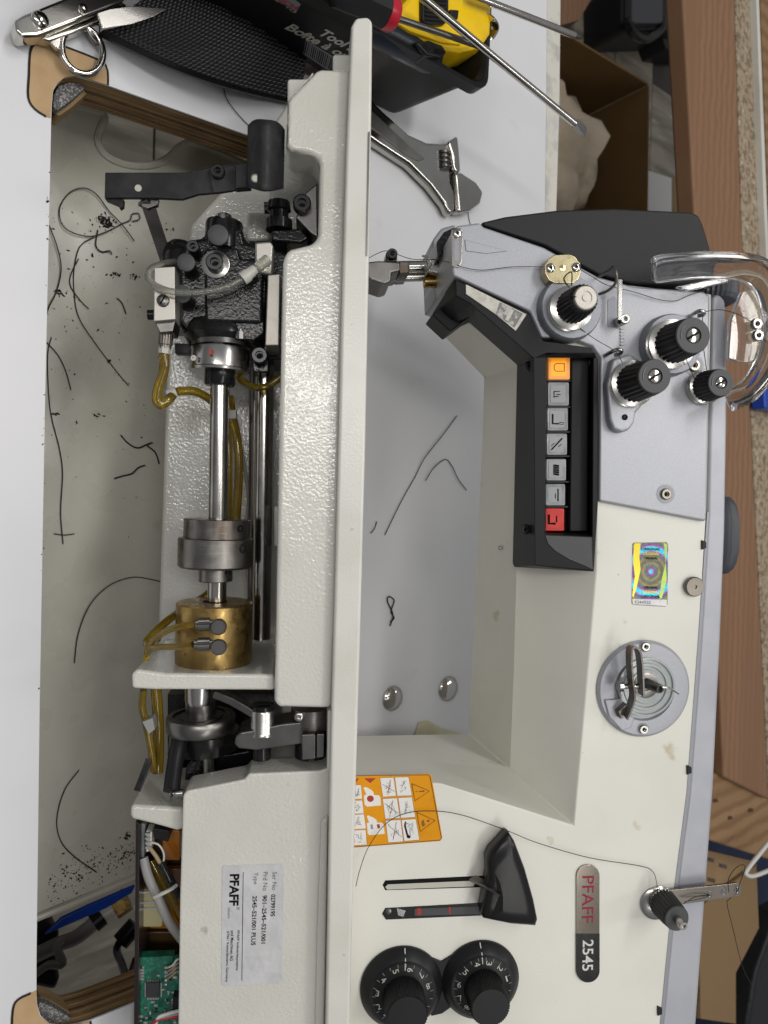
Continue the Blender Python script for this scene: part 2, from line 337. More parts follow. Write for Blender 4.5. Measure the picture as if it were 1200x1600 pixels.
# ------------------------------------------------------------------ sewing table with the machine cut-out
hole = [(80, 186), (81, 163), (83, 142), (89, 131), (100, 121.5), (117, 118.5), (140, 124.5), (161, 131), (168, 133), (420, 222.7), (552, 269.5),
        (548, 1421), (300, 1527), (207, 1568), (142, 1594), (122, 1600), (100, 1604), (78, 1600), (64, 1588), (58, 1570), (57, 1547), (57, 1500), (62, 1100), (70, 650)]
outer = [(878, -250), (874, 165), (869, 330), (861, 700), (848, 1250), (838, 1900)]
HP = [tp(x, y) for x, y in hole]; OP = [tp(x, y) for x, y in outer]; OP += [Vector((-.75, OP[-1].y, 0)), Vector((-.75, OP[0].y, 0))]
def slab(out, inn, z1, z0, grow=0.0):
    """sheet with a hole, closed"""
    cx = sum((p.x for p in inn)) / len(inn); cy = sum((p.y for p in inn)) / len(inn)
    inn = [Vector((p.x + (grow if p.x > cx else -grow), p.y + (grow if p.y > cy else -grow), 0)) for p in inn]
    bm = bmesh.new(); ed = []
    for lp in (out, inn):
        vs = [bm.verts.new((p.x, p.y, z1)) for p in lp]
        ed += [bm.edges.new((vs[i], vs[(i + 1) % len(vs)])) for i in range(len(vs))]
    bmesh.ops.triangle_fill(bm, use_beauty=True, edges=ed)
    r = bmesh.ops.extrude_face_region(bm, geom=bm.faces[:])
    bmesh.ops.translate(bm, verts=[g for g in r['geom'] if isinstance(g, bmesh.types.BMVert)], vec=(0, 0, z0 - z1))
    bm.verts.index_update(); mb = MB(); mb.add([v.co.copy() for v in bm.verts], [tuple(v.index for v in f.verts) for f in bm.faces]); bm.free(); return mb
table = thing('sewing_table', 'white laminate sewing table with a long machine cut-out', 'table', tp(30, 800))
obj('laminate', slab(OP, HP, 0, -.0014), 'table_laminate', table, smooth=0)
z = -.0014
for i, (m, t) in enumerate([('ply_dark', .0012), ('ply_light', .005), ('ply_mid', .0035), ('ply_light', .0042), ('ply_dark', .0022), ('ply_light', .0045), ('ply_mid', .003), ('ply_dark', .0018), ('ply_light', .004), ('ply_mid', .003)]):
    obj('ply_layer', slab(OP, HP, z, z - t, (.0002, .0011, .0002, .0009, .0003, .0012, .0004, 0, .001, .0003)[i]), m, table, smooth=0); z -= t
b = MB(); b.tprism([(857, -250), (877.5, -250), (873.5, 165), (868.5, 330), (861, 700), (848, 1250), (838, 1900), (818, 1900), (838, 1250), (846, 700), (852, 330), (854, 165)], .0004, .0000); obj('edge_strip', b, 'table_lip', table)
ins1 = [(79, 184), (72, 182), (54, 170), (44, 152), (45, 118), (47, 82), (54, 69), (68, 64), (82, 66), (155, 94), (166, 105), (168.5, 117), (168.5, 132.5), (161, 130.5), (140, 124), (117, 118), (100, 121), (88.5, 130.5), (82.5, 141.5), (80.5, 163)]
ins2 = [(57, 1548), (48, 1552), (28, 1562), (20, 1578), (19, 1620), (26, 1650), (120, 1640), (141, 1610), (141, 1596), (122, 1600.5), (100, 1604.5), (78, 1601), (63, 1589), (57.5, 1570)]
for p in (ins1, ins2):
    b = MB(); b.tprism(p, .0005, -.0006); o = obj('corner_insert', b, 'routed_board', table, smooth=0)
    q = p[1:13] if p is ins1 else p[1:9]
    b = MB(); b.tube([tp(x, y, .0004) for x, y in q], .0007, seg=5, sub=3); obj('saw_groove', b, 'black_line', table)
# rubber corner rest inside the cut-out corner
for k, pl in enumerate(([(83, 168), (84, 148), (92, 133), (108, 127), (125, 129), (134, 136), (110, 158), (90, 172)], [(58, 1573), (62, 1566), (80, 1572), (112, 1592), (106, 1602), (80, 1600), (66, 1592)])):
    b = MB(); b.tprism(pl, -.006, -.013); obj('corner_rest', b, 'lint_grey', table, bevel=1)
    b = MB(); b.tprism([(x + (3 if k == 0 else 2), y + (9 if k == 0 else -7)) for x, y in pl], -.014, -.030); obj('corner_block', b, 'ply_light', table, bevel=1)

# ------------------------------------------------------------------ oil pan under the cut-out
PZ = -.085
pan_px = [(20, 150), (118, 166), (152, 175), (161, 180), (163, 188), (155, 205), (152, 220), (157, 234), (168, 246), (190, 256), (215, 260), (243, 257), (262, 247), (275, 234), (287, 226), (300, 224), (345, 240), (480, 300), (480, 1255), (207, 1371), (150, 1395), (57, 1433), (-20, 1465)]
PP = [tp(x, y, PZ) for x, y in pan_px]
pan = thing('oil_pan', 'grey white oil pan with black lint lying under the table cut-out', 'pan', tp(150, 800, PZ))
b = MB(); b.tprism(pan_px, PZ, PZ - .003); obj('pan_floor', b, 'pan', pan, bevel=1)
b = MB(); b.tube([p + Vector((0, 0, .001)) for p in PP[:18]], .0028, seg=8, sub=2); obj('pan_rim', b, 'pan', pan)
b = MB(); b.tube([p + Vector((0, 0, .001)) for p in PP[18:]], .0028, seg=8, sub=2); obj('pan_rim', b, 'pan', pan)
b = MB(); wl_ = [tp(48, y, 0) for y in (150, 1440)]                        # wall rising to the near edge of the cut-out
lo = []
for t in range(7):
    q = t / 6 * math.pi / 2; dx = -.012 - .03 * math.sin(q) ; dz = PZ + .0005 + .055 * (1 - math.cos(q))
    lo.append([Vector((wl_[0].x + .015 + dx, wl_[0].y - .01, dz)), Vector((wl_[1].x + .015 + dx, wl_[1].y + .01, dz))])
b.loft(lo, caps=False, closed=False); o = obj('pan_wall', b, 'pan', pan); m_ = o.modifiers.new('thick', 'SOLIDIFY'); m_.thickness = .002
# lint
def fleck(b, x, y, z, s):
    c = tp(x, y, z) + Vector((0, 0, s * .3)); a = random.random() * 6.28; el = random.uniform(.6, 2.2)
    X = Vector((math.cos(a), math.sin(a), random.uniform(-.2, .2))) * s * el; Y = Vector((-math.sin(a), math.cos(a), random.uniform(-.2, .2))) * s
    Z = Vector((0, 0, s * .5)); b.add([c - X, c + Y, c + X, c - Y * random.uniform(.3, 1), c + Z], [(0, 1, 4), (1, 2, 4), (2, 3, 4), (3, 0, 4), (3, 2, 1, 0)])
b = MB()
for i in range(230):
    x = random.uniform(75, 265); y = 300 + abs(random.gauss(0, 1)) * 230
    if y > 900 or (y < 330 and x > 160): continue
    fleck(b, x, y, PZ, random.choice((.0002, .0002, .0003, .0003, .0005, .0008)))
for i in range(420):
    t = random.random(); x = 75 + t * 140 + random.gauss(0, 6); y = 1385 - t * 60 + random.gauss(0, 17)
    fleck(b, x, y, PZ, random.choice((.0002, .0002, .0003, .0004, .0007)))
for cx, cy, n_, sp in ((163, 345, 120, 6), (170, 352, 60, 4), (92, 457, 26, 4), (208, 431, 12, 4), (176, 428, 14, 5), (198, 1308, 14, 4), (205, 1330, 22, 6), (192, 1340, 14, 4), (230, 320, 8, 5), (268, 360, 10, 4), (270, 380, 8, 5), (150, 650, 12, 3), (121, 660, 8, 2), (88, 647, 8, 3), (170, 565, 8, 2)):
    for i in range(n_): fleck(b, random.gauss(cx, sp), random.gauss(cy, sp * .7), PZ, random.choice((.0003, .0005, .0009)))
for i in range(34):
    x = random.uniform(57, 84); y = random.choice((random.uniform(250, 470), random.uniform(600, 900), random.uniform(300, 340), random.uniform(1060, 1090)))
    xe = 80 - (y - 190) * .0175
    fleck(b, xe + random.uniform(-5, 0), y, 0, random.choice((.0002, .0003, .0005)))
struct('lint', b, 'lint', kind='stuff', smooth=0)

# ------------------------------------------------------------------ loose threads
def thread(pts, zf, label, group=None, m='thread_dark', r=.00042, sub=8, f=tp):
    b = MB(); b.tube([f(x, y, zf) + Vector((0, 0, r + random.uniform(0, .0012))) for x, y in pts], r, seg=5, sub=sub)
    return solo('thread', b, m, label, 'thread', group)
G = 'cut threads in the oil pan'
thread([(209, 377), (190, 352), (170, 330), (150, 305), (130, 295), (108, 302), (93, 325), (96, 350), (112, 364), (140, 370), (165, 363), (190, 350), (203, 344), (206, 335), (216, 334), (217, 343), (206, 346)], PZ + .001, 'grey thread looped in a big ring on the oil pan below the black bracket', G)
thread([(147, 371), (125, 385), (116, 415), (115, 450), (122, 495), (150, 540), (185, 585), (200, 603)], PZ, 'long grey thread running down from the looped thread to the middle of the pan', G)
thread([(122, 405), (110, 430), (110, 448), (125, 470), (138, 483)], PZ, 'short curved grey thread crossing the long thread under the loop', G)
thread([(76, 352), (88, 385), (95, 420), (88, 455), (76, 480), (70, 500)], PZ + .001, 'grey thread bowed along the cut-out edge near the loop', G)
thread([(72, 535), (90, 555), (102, 580), (110, 610)], PZ, 'short grey thread slanting away from the cut-out edge', G)
thread([(80, 527), (74, 560), (78, 640), (92, 700), (97, 740), (94, 800), (98, 850)], PZ, 'long dark thread wavering down beside the cut-out edge', G)
thread([(84, 834), (100, 836), (116, 834)], PZ, 'tiny thread lying across the lower end of the wavering thread', G)
thread([(188, 680), (200, 693), (214, 700), (228, 695), (237, 692), (229, 696), (242, 707), (248, 725)], PZ, 'dark branched thread scrap on the pan left of the long shaft', G, 'lint', .0006)
thread([(178, 748), (190, 744), (205, 740), (215, 731), (226, 727)], PZ, 'dark frayed thread scrap below the branched scrap', G, 'lint', .0006)
thread([(116, 1036), (122, 990), (140, 945), (170, 915), (205, 902), (235, 905), (262, 912)], PZ + .001, 'grey thread arching up from the pan towards the brass block', G)
thread([(123, 1203), (100, 1235), (88, 1280), (95, 1315), (118, 1340), (150, 1362)], PZ, 'thin dark thread curved through the lint at the lower pan end', G)
thread([(152, 360), (149, 384), (158, 394), (170, 393), (174, 398)], PZ, 'tiny curled thread scrap just below the loop', G, 'lint', .0005)
thread([(182, 466), (190, 475), (196, 491)], PZ, 'tiny bent thread scrap left of the silver metal block', G, 'lint', .0005)
G = 'cut threads on the table'
thread([(713, 650), (690, 680), (662, 716), (648, 745), (625, 785), (600, 836)], .0003, 'long straight grey thread on the table between bed and arm', G)
thread([(664, 751), (675, 732), (695, 718), (705, 728), (714, 748), (728, 766)], .0003, 'hooked grey thread on the table beside the long straight one', G)
thread([(608, 978), (612, 960), (604, 940), (606, 932), (614, 938), (610, 955), (614, 965), (609, 972)], .0003, 'small knotted black thread on the table under the arm', G, 'thread_black', .0006)
thread([(588, 815), (584, 825), (578, 833)], .0003, 'very short thread scrap on the table close to the bed', G)
thread([(346, 124), (352, 150), (365, 172), (390, 198), (420, 222)], .0006, 'fine black thread curling from the black strap to the cut-out', G, 'thread_black', .0003)
thread([(730, 325), (732, 340), (735, 352)], .0004, 'short fine thread on the table below the wrench jaw', G, 'thread_black', .0003)

# ------------------------------------------------------------------ domed buttons on the table, cloth scrap
for (x, y, l) in ((613, 1091, 'domed nickel disc on the table, the one nearer the machine bed'), (700, 1076, 'domed nickel disc on the table, the one nearer the arm')):
    r = ts(20, x, y); b = MB(); c = tp(x, y)
    b.lathe(c, (0, 0, 1), [(0, r), (.0008, r), (.0022, r * .9), (.0034, r * .66), (.004, r * .35), (.0042, r * .05)], 32); solo('nickel_disc', b, 'chrome', l, 'disc', 'nickel discs on the table', smooth=60)
b = MB(); b.tprism([(648, 1150), (655, 1128), (670, 1126), (690, 1138), (735, 1150), (735, 1175), (645, 1175)], .0014, .0003); mat('putty', (.60, .56, .40), .6, mix=[((.5, .46, .3), 60, .4, .7)]); solo('plastic_scrap', b, 'putty', 'yellowed plastic flap on the table at the foot of the pillar', 'scrap', bevel=.5)

# ------------------------------------------------------------------ adjustable wrench
wr = thing('adjustable_wrench', 'chrome adjustable wrench lying on the table beside the bed', 'wrench', tp(690, 270))
b = MB(); h0 = [(500, 95), (560, 132), (600, 172), (640, 208), (668, 221), (690, 222), (700, 221), (703, 240), (706, 285), (712, 300), (713, 331), (703, 337), (695, 320), (672, 290), (640, 258), (590, 225), (540, 190), (500, 165)]
b.tprism(h0, .011, .001); hd = obj('handle', b, 'tool_steel', wr, bevel=4, seg=5)
b = MB(); b.tprism([(520, 128), (560, 153), (600, 190), (640, 228), (664, 248), (655, 252), (632, 240), (590, 207), (545, 175), (520, 160)], .0118, .010); obj('handle_groove', b, 'tool_dark', wr, bevel=.6)
b = MB(); b.tprism([(700, 221), (716, 211), (719, 240), (721, 268), (713, 270), (709, 262), (706, 240)], .013, .001); obj('fixed_jaw', b, 'tool_steel', wr, bevel=2.5, seg=4)
b = MB(); b.tprism([(710, 268), (722, 268), (745, 283), (757, 300), (752, 318), (735, 330), (716, 333), (713, 300)], .012, .001); obj('sliding_jaw', b, 'tool_steel', wr, bevel=3.5, seg=5)
p0, p1 = tp(692, 237, .010), tp(693, 266, .010); b = MB(); L = (p1 - p0).length; r = ts(11, 692, 250); pr = []
for i in range(4): pr += [(L * i / 4, r * .8), (L * (i + .25) / 4, r), (L * (i + .65) / 4, r), (L * (i + .8) / 4, r * .78)]
b.lathe(p0, p1 - p0, pr + [(L, r * .8)], 20); obj('worm_screw', b, 'steel_dark', wr)

# ------------------------------------------------------------------ tool tray with its tools
TZ = .086
tray = thing('tool_tray', 'black plastic tool tray full of tools behind the machine bed', 'tray', tp(650, 120))
A, B, C_, D_ = (tp(758, 139, TZ), tp(556, 18, TZ), tp(757, -150, TZ), None)
A = tp(762, 146, TZ); B = tp(380, -70, TZ); Cc = tp(768, -170, TZ)
ab = B - A; ac = Cc - A; ac = ac - ab.normalized() * ac.dot(ab.normalized()) ; Dd = B + ac
def rr3(c0, e1, e2, r, z, inset=0.0, n=5):
    """rounded rectangle from corner c0 along e1,e2"""
    u1, u2 = e1.normalized(), e2.normalized(); L1, L2 = e1.length, e2.length; o = []
    for cx, cy, a in ((r, r, 180), (L1 - r, r, 270), (L1 - r, L2 - r, 0), (r, L2 - r, 90)):
        for i in range(n + 1):
            q = math.radians(a + 90 * i / n); px, py = cx + r * math.cos(q), cy + r * math.sin(q)
            px = px + inset * (1 if px < L1 / 2 else -1); py = py + inset * (1 if py < L2 / 2 else -1)
            p = c0 + u1 * px + u2 * py; o.append(Vector((p.x, p.y, z)))
    return o
b = MB(); b.loft([rr3(A, ab, ac, .012, .001, .013), rr3(A, ab, ac, .012, .004, .0125), rr3(A, ab, ac, .012, TZ - .010, .0052), rr3(A, ab, ac, .012, TZ - .0098, .0), rr3(A, ab, ac, .012, TZ, .0), rr3(A, ab, ac, .012, TZ, .003), rr3(A, ab, ac, .012, TZ - .004, .006), rr3(A, ab, ac, .012,   .006, .0155)])
obj('tray_body', b, 'black_tray', tray, smooth=30)
# tape measure
tm = thing('tape_measure', 'yellow tape measure with black grip and silver clip lying in the tray', 'tape measure', tp(690, 60, .03))
b = MB(); yl = [(628, 4), (640, -40), (700, -70), (750, -25), (766, 20), (764, 62), (748, 84), (715, 92), (680, 88), (650, 72), (625, 58), (608, 40), (614, 20)]
yl = [(x + 8, y - 9) for x, y in yl]; lt = [tp(x, y, .088) for x, y in yl]; cc = sum(lt, Vector()) / len(lt)
lp = [[Vector((p.x, p.y, .060)) for p in lt], [Vector((p.x, p.y, .080)) for p in lt], [cc + (p - cc) * .95 + Vector((0, 0, -.002)) for p in lt], [cc + (p - cc) * .86 for p in lt]]
b.loft(lp); obj('case', b, 'yellow_plastic', tm, bevel=1, smooth=50)
b = MB(); b.tprism(rrect(660, -20, 702, 38, 12), 0.0915, 0.0840); obj('grip', b, 'black_plastic', tm, bevel=1.5)
for i in range(6):
    b = MB(); p0, p1 = tp(664, -2 + i * 6.5, 0.0918), tp(697, 1 + i * 6.5, 0.0918); b.cyl(p0, p1, .0008, seg=6); obj('grip_rib', b, 'black_plastic', tm)
b = MB(); b.tprism([(703, 14), (718, 15), (716, 30), (704, 26)], 0.0908, 0.0840); obj('lock_button', b, 'black_plastic', tm, bevel=1)
b = MB(); b.tprism([(650, 66), (670, 62), (692, 70), (699, 82), (690, 90), (668, 86)], 0.0902, 0.0780); obj('side_pad', b, 'black_gloss', tm, bevel=1.5)
b = MB(); b.tube([tp(757, 28, 0.0840), tp(766, 34, 0.0860), tp(771, 46, 0.0840), tp(764, 62, 0.0800), tp(756, 60, 0.0780)], .002, flat=(.0045, .0008), sub=4, up=(0, 0, 1)); obj('belt_clip', b, 'chrome', tm)
b = MB(); b.tprism([(612, 30), (640, 48), (690, 66), (720, 70), (722, 64), (690, 58), (645, 40), (618, 26)], 0.0898, 0.0860); obj('case_seam', b, 'yellow_plastic', tm, bevel=.8)
def driver(name, label, pts, r, tip, hm=None):
    t = thing(name, label, 'screwdriver', pts[len(pts) // 2], 'screwdrivers over the tool tray'); b = MB(); b.tube(pts, r, seg=12, sub=1); obj('shaft', b, 'chrome', t, smooth=60)
    d = (pts[-1] - pts[-2]).normalized(); sd = d.cross(Vector((0, 0, 1))).normalized(); up = sd.cross(d); e = pts[-1]
    if tip:
        b = MB(); b.loft([[e + sd * r + up * r, e - sd * r + up * r, e - sd * r - up * r, e + sd * r - up * r], [e + d * .006 + sd * r * 1.5 + up * r * .7, e + d * .006 - sd * r * 1.5 + up * r * .7, e + d * .006 - sd * r * 1.5 - up * r * .7, e + d * .006 + sd * r * 1.5 - up * r * .7],
                          [e + d * .014 + sd * r * 1.5 + up * r * .25, e + d * .014 - sd * r * 1.5 + up * r * .25, e + d * .014 - sd * r * 1.5 - up * r * .25, e + d * .014 + sd * r * 1.5 - up * r * .25]]); obj('blade_tip', b, 'steel', t)
    else:
        b = MB(); b.lathe(e, d, [(0, r), (.001, r * .98), (.008, r * .55), (.010, r * .3)], 8); obj('blade_tip', b, 'steel_dark', t)
    return t
driver('screwdriver', 'slotted screwdriver with a long chrome shaft reaching past the table edge', [tp(655, -8, .108), tp(780, 96, .108), tp(898, 193, .108)], ts(5.6, 780, 100, .108), True)
driver('screwdriver', 'chrome crosshead screwdriver shaft near the top edge, pointing to the floor box', [tp(735, -8, .095), tp(820, 25, .095), tp(897, 55, .095)], ts(5, 820, 25, .075), False)
t = thing('screwdriver', 'black handled screwdriver with a red collar lying over the tape measure', 'screwdriver', tp(560, 10, .075), 'screwdrivers over the tool tray')
a, e = tp(520, -22, .100), tp(618, 25, .100); d = (e - a).normalized(); L = (e - a).length; r = ts(27, 560, 10, .10)
b = MB(); b.lathe(a, d, [(0, r * .7), (L * .05, r), (L * .5, r * .92), (L * .80, r)], 10); obj('handle', b, 'black_plastic', t, smooth=25)
b = MB(); b.lathe(a + d * L * .80, d, [(0, r * .99), (L * .12, r * 1.0), (L * .16, r * .9), (L * .2, r * .3)], 20); obj('collar', b, 'red_plastic', t, smooth=40)
b = MB(); b.tube([tp(618, 28, .100), tp(690, 52, .100), tp(760, 76, .098)], ts(4.5, 690, 50, .08), seg=10, sub=1); obj('shaft', b, 'steel_dark', t, smooth=60)
b = MB(); a, e = tp(575, 38, .078), tp(684, 96, .074); d = (e - a).normalized(); L = (e - a).length; r = .011
b.lathe(a, d, [(0, r * .8), (L * .1, r), (L * .85, r), (L * .96, r * .75), (L, r * .3)], 14); solo('pliers_grip', b, 'navy_plastic', 'dark navy rubber tool grip lying inside the tray next to its wall', 'tool grip', smooth=50)
# printed card in front of the tray
card = thing('tool_box_card', 'black printed tool box card stuck along the tray side', 'card', tp(420, 60, .01))
uab, uac = ab.normalized(), ac.normalized()
def wp(s, z): return Vector((0, 0, z)) + Vector(((A + uab * s + uac * (.0125 - .0073 * (z - .004) / .0715)).x, (A + uab * s + uac * (.0125 - .0073 * (z - .004) / .0715)).y, 0))
ex = -uab; ex.z = 0; ex.normalize(); ey = (wp(.1, .07) - wp(.1, .01)).normalized(); en = ex.cross(ey); en = en if en.dot(CAMPOS - A) > 0 else -en
c0 = wp(.1, .01) + en * .0015
def cpt(x, y):                                # photo position on the card's plane
    dr = RW @ ray(x, y); s = (c0 - CAMPOS).dot(en) / dr.dot(en); return CAMPOS + dr * s
fr = [wp(.098, .003) + en * .0015, wp(.3, .003) + en * .0015, wp(.3, .072) + en * .0015, wp(.098, .072) + en * .0015]; b = MB(); b.loft([[p - en * .0012 for p in fr], fr]); obj('card_sheet', b, 'card_black', card, bevel=.3)
tx = ex; ty = en.cross(tx)
text('lettering', 'Tool box', cpt(542, 70) + en * .0002, tx, ty, ts(88, 530, 70, .03), ts(21, 530, 70, .03), 'print_white', card, bold=.03, shear=.2)
text('lettering', 'Boîte à outils', cpt(512, 72) + en * .0002, tx, ty, ts(140, 500, 60, .03), ts(21, 500, 60, .03), 'pearl', card, bold=.03, shear=.2)
b = MB(); lg = [cpt(x, y) for x, y in ((424, -4), (446, -12), (470, 6), (462, 20), (455, 18))]; b.loft([[p - en * .0001 for p in lg], [p + en * .0002 for p in lg]]); obj('logo_badge', b, 'mark_grey', card)
text('lettering', 'TECH', cpt(445, 2) + en * .0004, tx, ty, ts(42, 450, 5, .03), ts(10, 450, 5, .03), 'print_red', card, bold=.03)
text('lettering', 'PRO', cpt(447, 10) + en * .0004, tx, ty, ts(26, 450, 5, .03), ts(7, 450, 5, .03), 'ink', card, bold=.03)
b = MB(); bc = [cpt(x, y) for x, y in ((478, 62), (520, 88), (514, 110), (474, 84))]; b.loft([[p - en * .0001 for p in bc], [p + en * .0002 for p in bc]]); obj('barcode_patch', b, 'mark_grey', card)
for i in range(14):
    f = (i + .5) / 14; w = random.choice((.008, .014, .02)); p = [bc[0].lerp(bc[1], f - w), bc[0].lerp(bc[1], f + w), bc[3].lerp(bc[2], f + w), bc[3].lerp(bc[2], f - w)]; p = [p[0].lerp(p[3], .08), p[1].lerp(p[2], .08), p[2].lerp(p[1], .1), p[3].lerp(p[0], .1)]
    b = MB(); b.loft([[q + en * .0002 for q in p], [q + en * .0003 for q in p]]); obj('bar', b, 'ink', card)
b = MB(); bc = [cpt(x, y) for x, y in ((470, 92), (512, 118), (505, 140), (466, 122))]; b.loft([[p - en * .0001 for p in bc], [p + en * .0002 for p in bc]]); mat('print_brown', (.10, .07, .05), .4, mix=[((.03, .03, .03), 120, .4, .6), ((.22, .15, .1), 200, .6, .7)]); obj('printed_picture', b, 'print_brown', card)
b = MB(); bc = [cpt(x, y) for x, y in ((300, -4), (345, -8), (480, 72), (470, 80), (455, 60))]
# ------------------------------------------------------------------ black webbing strap (real ribs across the weave)
s0, s1, s2, s3 = (165, 40), (245, -20), (470, 60), (455, 150)
def sp(u, v):
    x = (1 - u) * ((1 - v) * 160 + v * 255) + u * ((1 - v) * 470 + v * 482); y = (1 - u) * ((1 - v) * 46 + v * -26) + u * ((1 - v) * 158 + v * 58)
    z = .014 + .012 * math.sin(math.pi * min(1, u * 1.05)) + .003 * math.sin(v * 3) ; return tp(x, y + 14 * math.sin(math.pi * u) * (1 - v), z)
strap = thing('webbing_strap', 'black woven webbing strap folded on the table above the cut-out', 'strap', tp(300, 70))
b = MB(); NU, NV = 168, 72; g = []
for i in range(NU + 1):
    for j in range(NV + 1):
        p = sp(i / NU, j / NV); p = p + Vector((0, 0, .0013 * abs(math.sin(math.pi * i / 4 + (math.pi / 2 if (j // 4) % 2 else 0))) * abs(math.sin(math.pi * j / 4)) ** .7)); g.append(p)
b.add(g, [(i * (NV + 1) + j, (i + 1) * (NV + 1) + j, (i + 1) * (NV + 1) + j + 1, i * (NV + 1) + j + 1) for i in range(NU) for j in range(NV)])
o = obj('upper_layer', b, 'webbing', strap, smooth=50); m_ = o.modifiers.new('thick', 'SOLIDIFY'); m_.thickness = .0022
b = MB(); b.loft([[sp(u, v) - Vector((0, 0, .0075)) for v in (.02, .3, .6, .98)] for u in [k / 12 for k in range(13)]], caps=False, closed=False)
o = obj('lower_layer', b, 'webbing', strap, smooth=180); m_ = o.modifiers.new('thick', 'SOLIDIFY'); m_.thickness = .004; m_.offset = -1 if False else 0

# ------------------------------------------------------------------ thread snips
sn = thing('thread_snips', 'chrome thread snips with one finger ring lying at the cut-out corner', 'snips', tp(100, 50))
b = MB(); b.tprism([(22, 30), (36, 22), (120, -12), (210, -55), (225, -38), (190, 4), (120, 34), (60, 57), (35, 58), (24, 48)], .015, .0035); obj('body', b, 'chrome', sn, bevel=2, seg=3)
b = MB(); b.tprism([(20, 36), (27, 28), (34, 44), (42, 57), (34, 61), (25, 54)], .0125, .0015); obj('end_roll', b, 'chrome', sn, bevel=2.5, seg=3)
b = MB(); b.tprism([(60, 60), (120, 40), (185, 10), (190, 2), (200, 8), (160, 33), (120, 50), (78, 64)], .010, .002); obj('side_rail', b, 'chrome', sn, bevel=1.2)
for (x, y, rr) in ((62, 31, 13), (129, 14, 7)):
    r = ts(rr, x, y, .015); b = MB(); b.lathe(tp(x, y, .0148), (0, 0, 1), [(0, r), (.001, r), (.0022, r * .75), (.0027, r * .3)], 24); sc_ = obj('screw', b, 'chrome', sn, smooth=60)
    b = MB(); c = tp(x, y, .0173); dd = (tp(x + 6, y + 9, .0173) - c).normalized(); b.box(c, dd * r * .85, dd.cross(Vector((0, 0, 1))) * r * .09, Vector((0, 0, .0004))); obj('slot', b, 'ink', sc_)
b = MB(); pts = []; 
for i in range(28):
    q = 2 * math.pi * i / 28; x, y = 31 * math.cos(q), 38 * math.sin(q); a = math.radians(-24); pts.append(tp(128.5 + x * math.cos(a) - y * math.sin(a), 79 + x * math.sin(a) + y * math.cos(a), .007))
b.tube(pts + [pts[0]], .0021, seg=10, sub=2); obj('finger_ring', b, 'chrome', sn, smooth=60)
b = MB(); b.tprism([(72, 58), (100, 52), (98, 66), (92, 78), (86, 74)], .0085, .005); obj('ring_neck', b, 'chrome', sn, bevel=1)
b = MB(); b.tprism([(133, 42), (156, 36), (158, 60), (152, 70), (140, 56)], .0085, .005); obj('ring_neck', b, 'steel_dark', sn, bevel=1)
b = MB(); bl = [tp(x, y, .026) for x, y in ((152, 20), (170, 14), (205, 9), (262, 13), (240, 26), (205, 38), (160, 45))]; b.loft([[p - Vector((0, 0, .0016)) for p in bl], bl]); obj('blade', b, 'steel', sn, bevel=.4)

# ------------------------------------------------------------------ behind the table: workbench timber, boxes
bench = thing('workbench', 'pine and chipboard workbench edge running behind the table', 'workbench', tp(1120, 300, -.08))
b = MB(); b.tprism([(1064, -80), (1146, -80), (1158, 330), (1190, 1000), (1202, 1250), (1132, 1215), (1116, 830), (1086, 327)], -.02, -.045); obj('beam', b, 'pine', bench, bevel=4, seg=3)
b = MB(); b.tprism([(1147, -80), (1178, -80), (1192, 300), (1225, 1000), (1240, 1250), (1203, 1250), (1191, 1000), (1159, 330)], -.024, -.043); obj('chipboard_panel', b, 'chipboard', bench, bevel=2)
b = MB(); b.tprism([(1179, -80), (1183, -80), (1199, 330), (1232, 1000), (1226, 1000), (1193, 300)], -.015, -.05); obj('laminate_edge', b, 'edge_paint', bench, bevel=.5)
b = MB(); b.tprism([(1186, -80), (1330, -80), (1350, 330), (1380, 1100), (1240, 1100), (1202, 330)], -.06, -.10); obj('lower_board', b, 'pine_pale', bench, bevel=2)
b = MB(); b.tprism([(1060, 1192), (1300, 1258), (1300, 1375), (1060, 1298)], -.03, -.12); rail = obj('cross_rail', b, 'pine_pale', bench, bevel=4, seg=3)
for x, y in ((1118, 1251), (1173, 1266), (1141, 1278)):
    b = MB(); r = random.uniform(3, 5.5); b.tprism([(x + r * 1.1 * math.cos(q) * random.uniform(.8, 1.2), y + r * .8 * math.sin(q) * random.uniform(.8, 1.2)) for q in [k * .63 for k in range(10)]], -.0294, -.0302); obj('knot', b, 'knot', rail)
box = thing('cardboard_box', 'open cardboard box on the floor behind the table', 'box', tp(960, 250, FZ))
RZ = -.36
def wall(pa, pb, z1, z0, t, m, nm, par):
    d = (pb - pa); d.z = 0; nn = Vector((-d.y, d.x, 0)).normalized() * t
    q = [pa, pb, pb + nn, pa + nn]; b = MB(); b.loft([[Vector((p.x, p.y, z0)) for p in q], [Vector((p.x, p.y, z1)) for p in q]]); return obj(nm, b, m, par, bevel=.6)
k0 = tp(1013, 133, RZ); k1 = tp(870, 45, RZ); k2 = tp(1018, 560, RZ); d1 = (k1 - k0); d1.z = 0; d2 = (k2 - k0); d2.z = 0
d1 = d1.normalized(); d2 = (d2 - d1 * d2.dot(d1)).normalized()
bz0 = FZ + .004
wall(k0 + d1 * .36, k0, RZ, bz0, .004, 'cardboard_in', 'side_panel', box); wall(k0, k0 + d2 * .46, RZ, bz0, .004, 'cardboard_in', 'side_panel', box)
wall(k0 + d2 * .46, k0 + d2 * .46 + d1 * .36, RZ, bz0, .004, 'cardboard_in', 'side_panel', box); wall(k0 + d2 * .46 + d1 * .36, k0 + d1 * .36, RZ, bz0, .004, 'cardboard_in', 'side_panel', box)
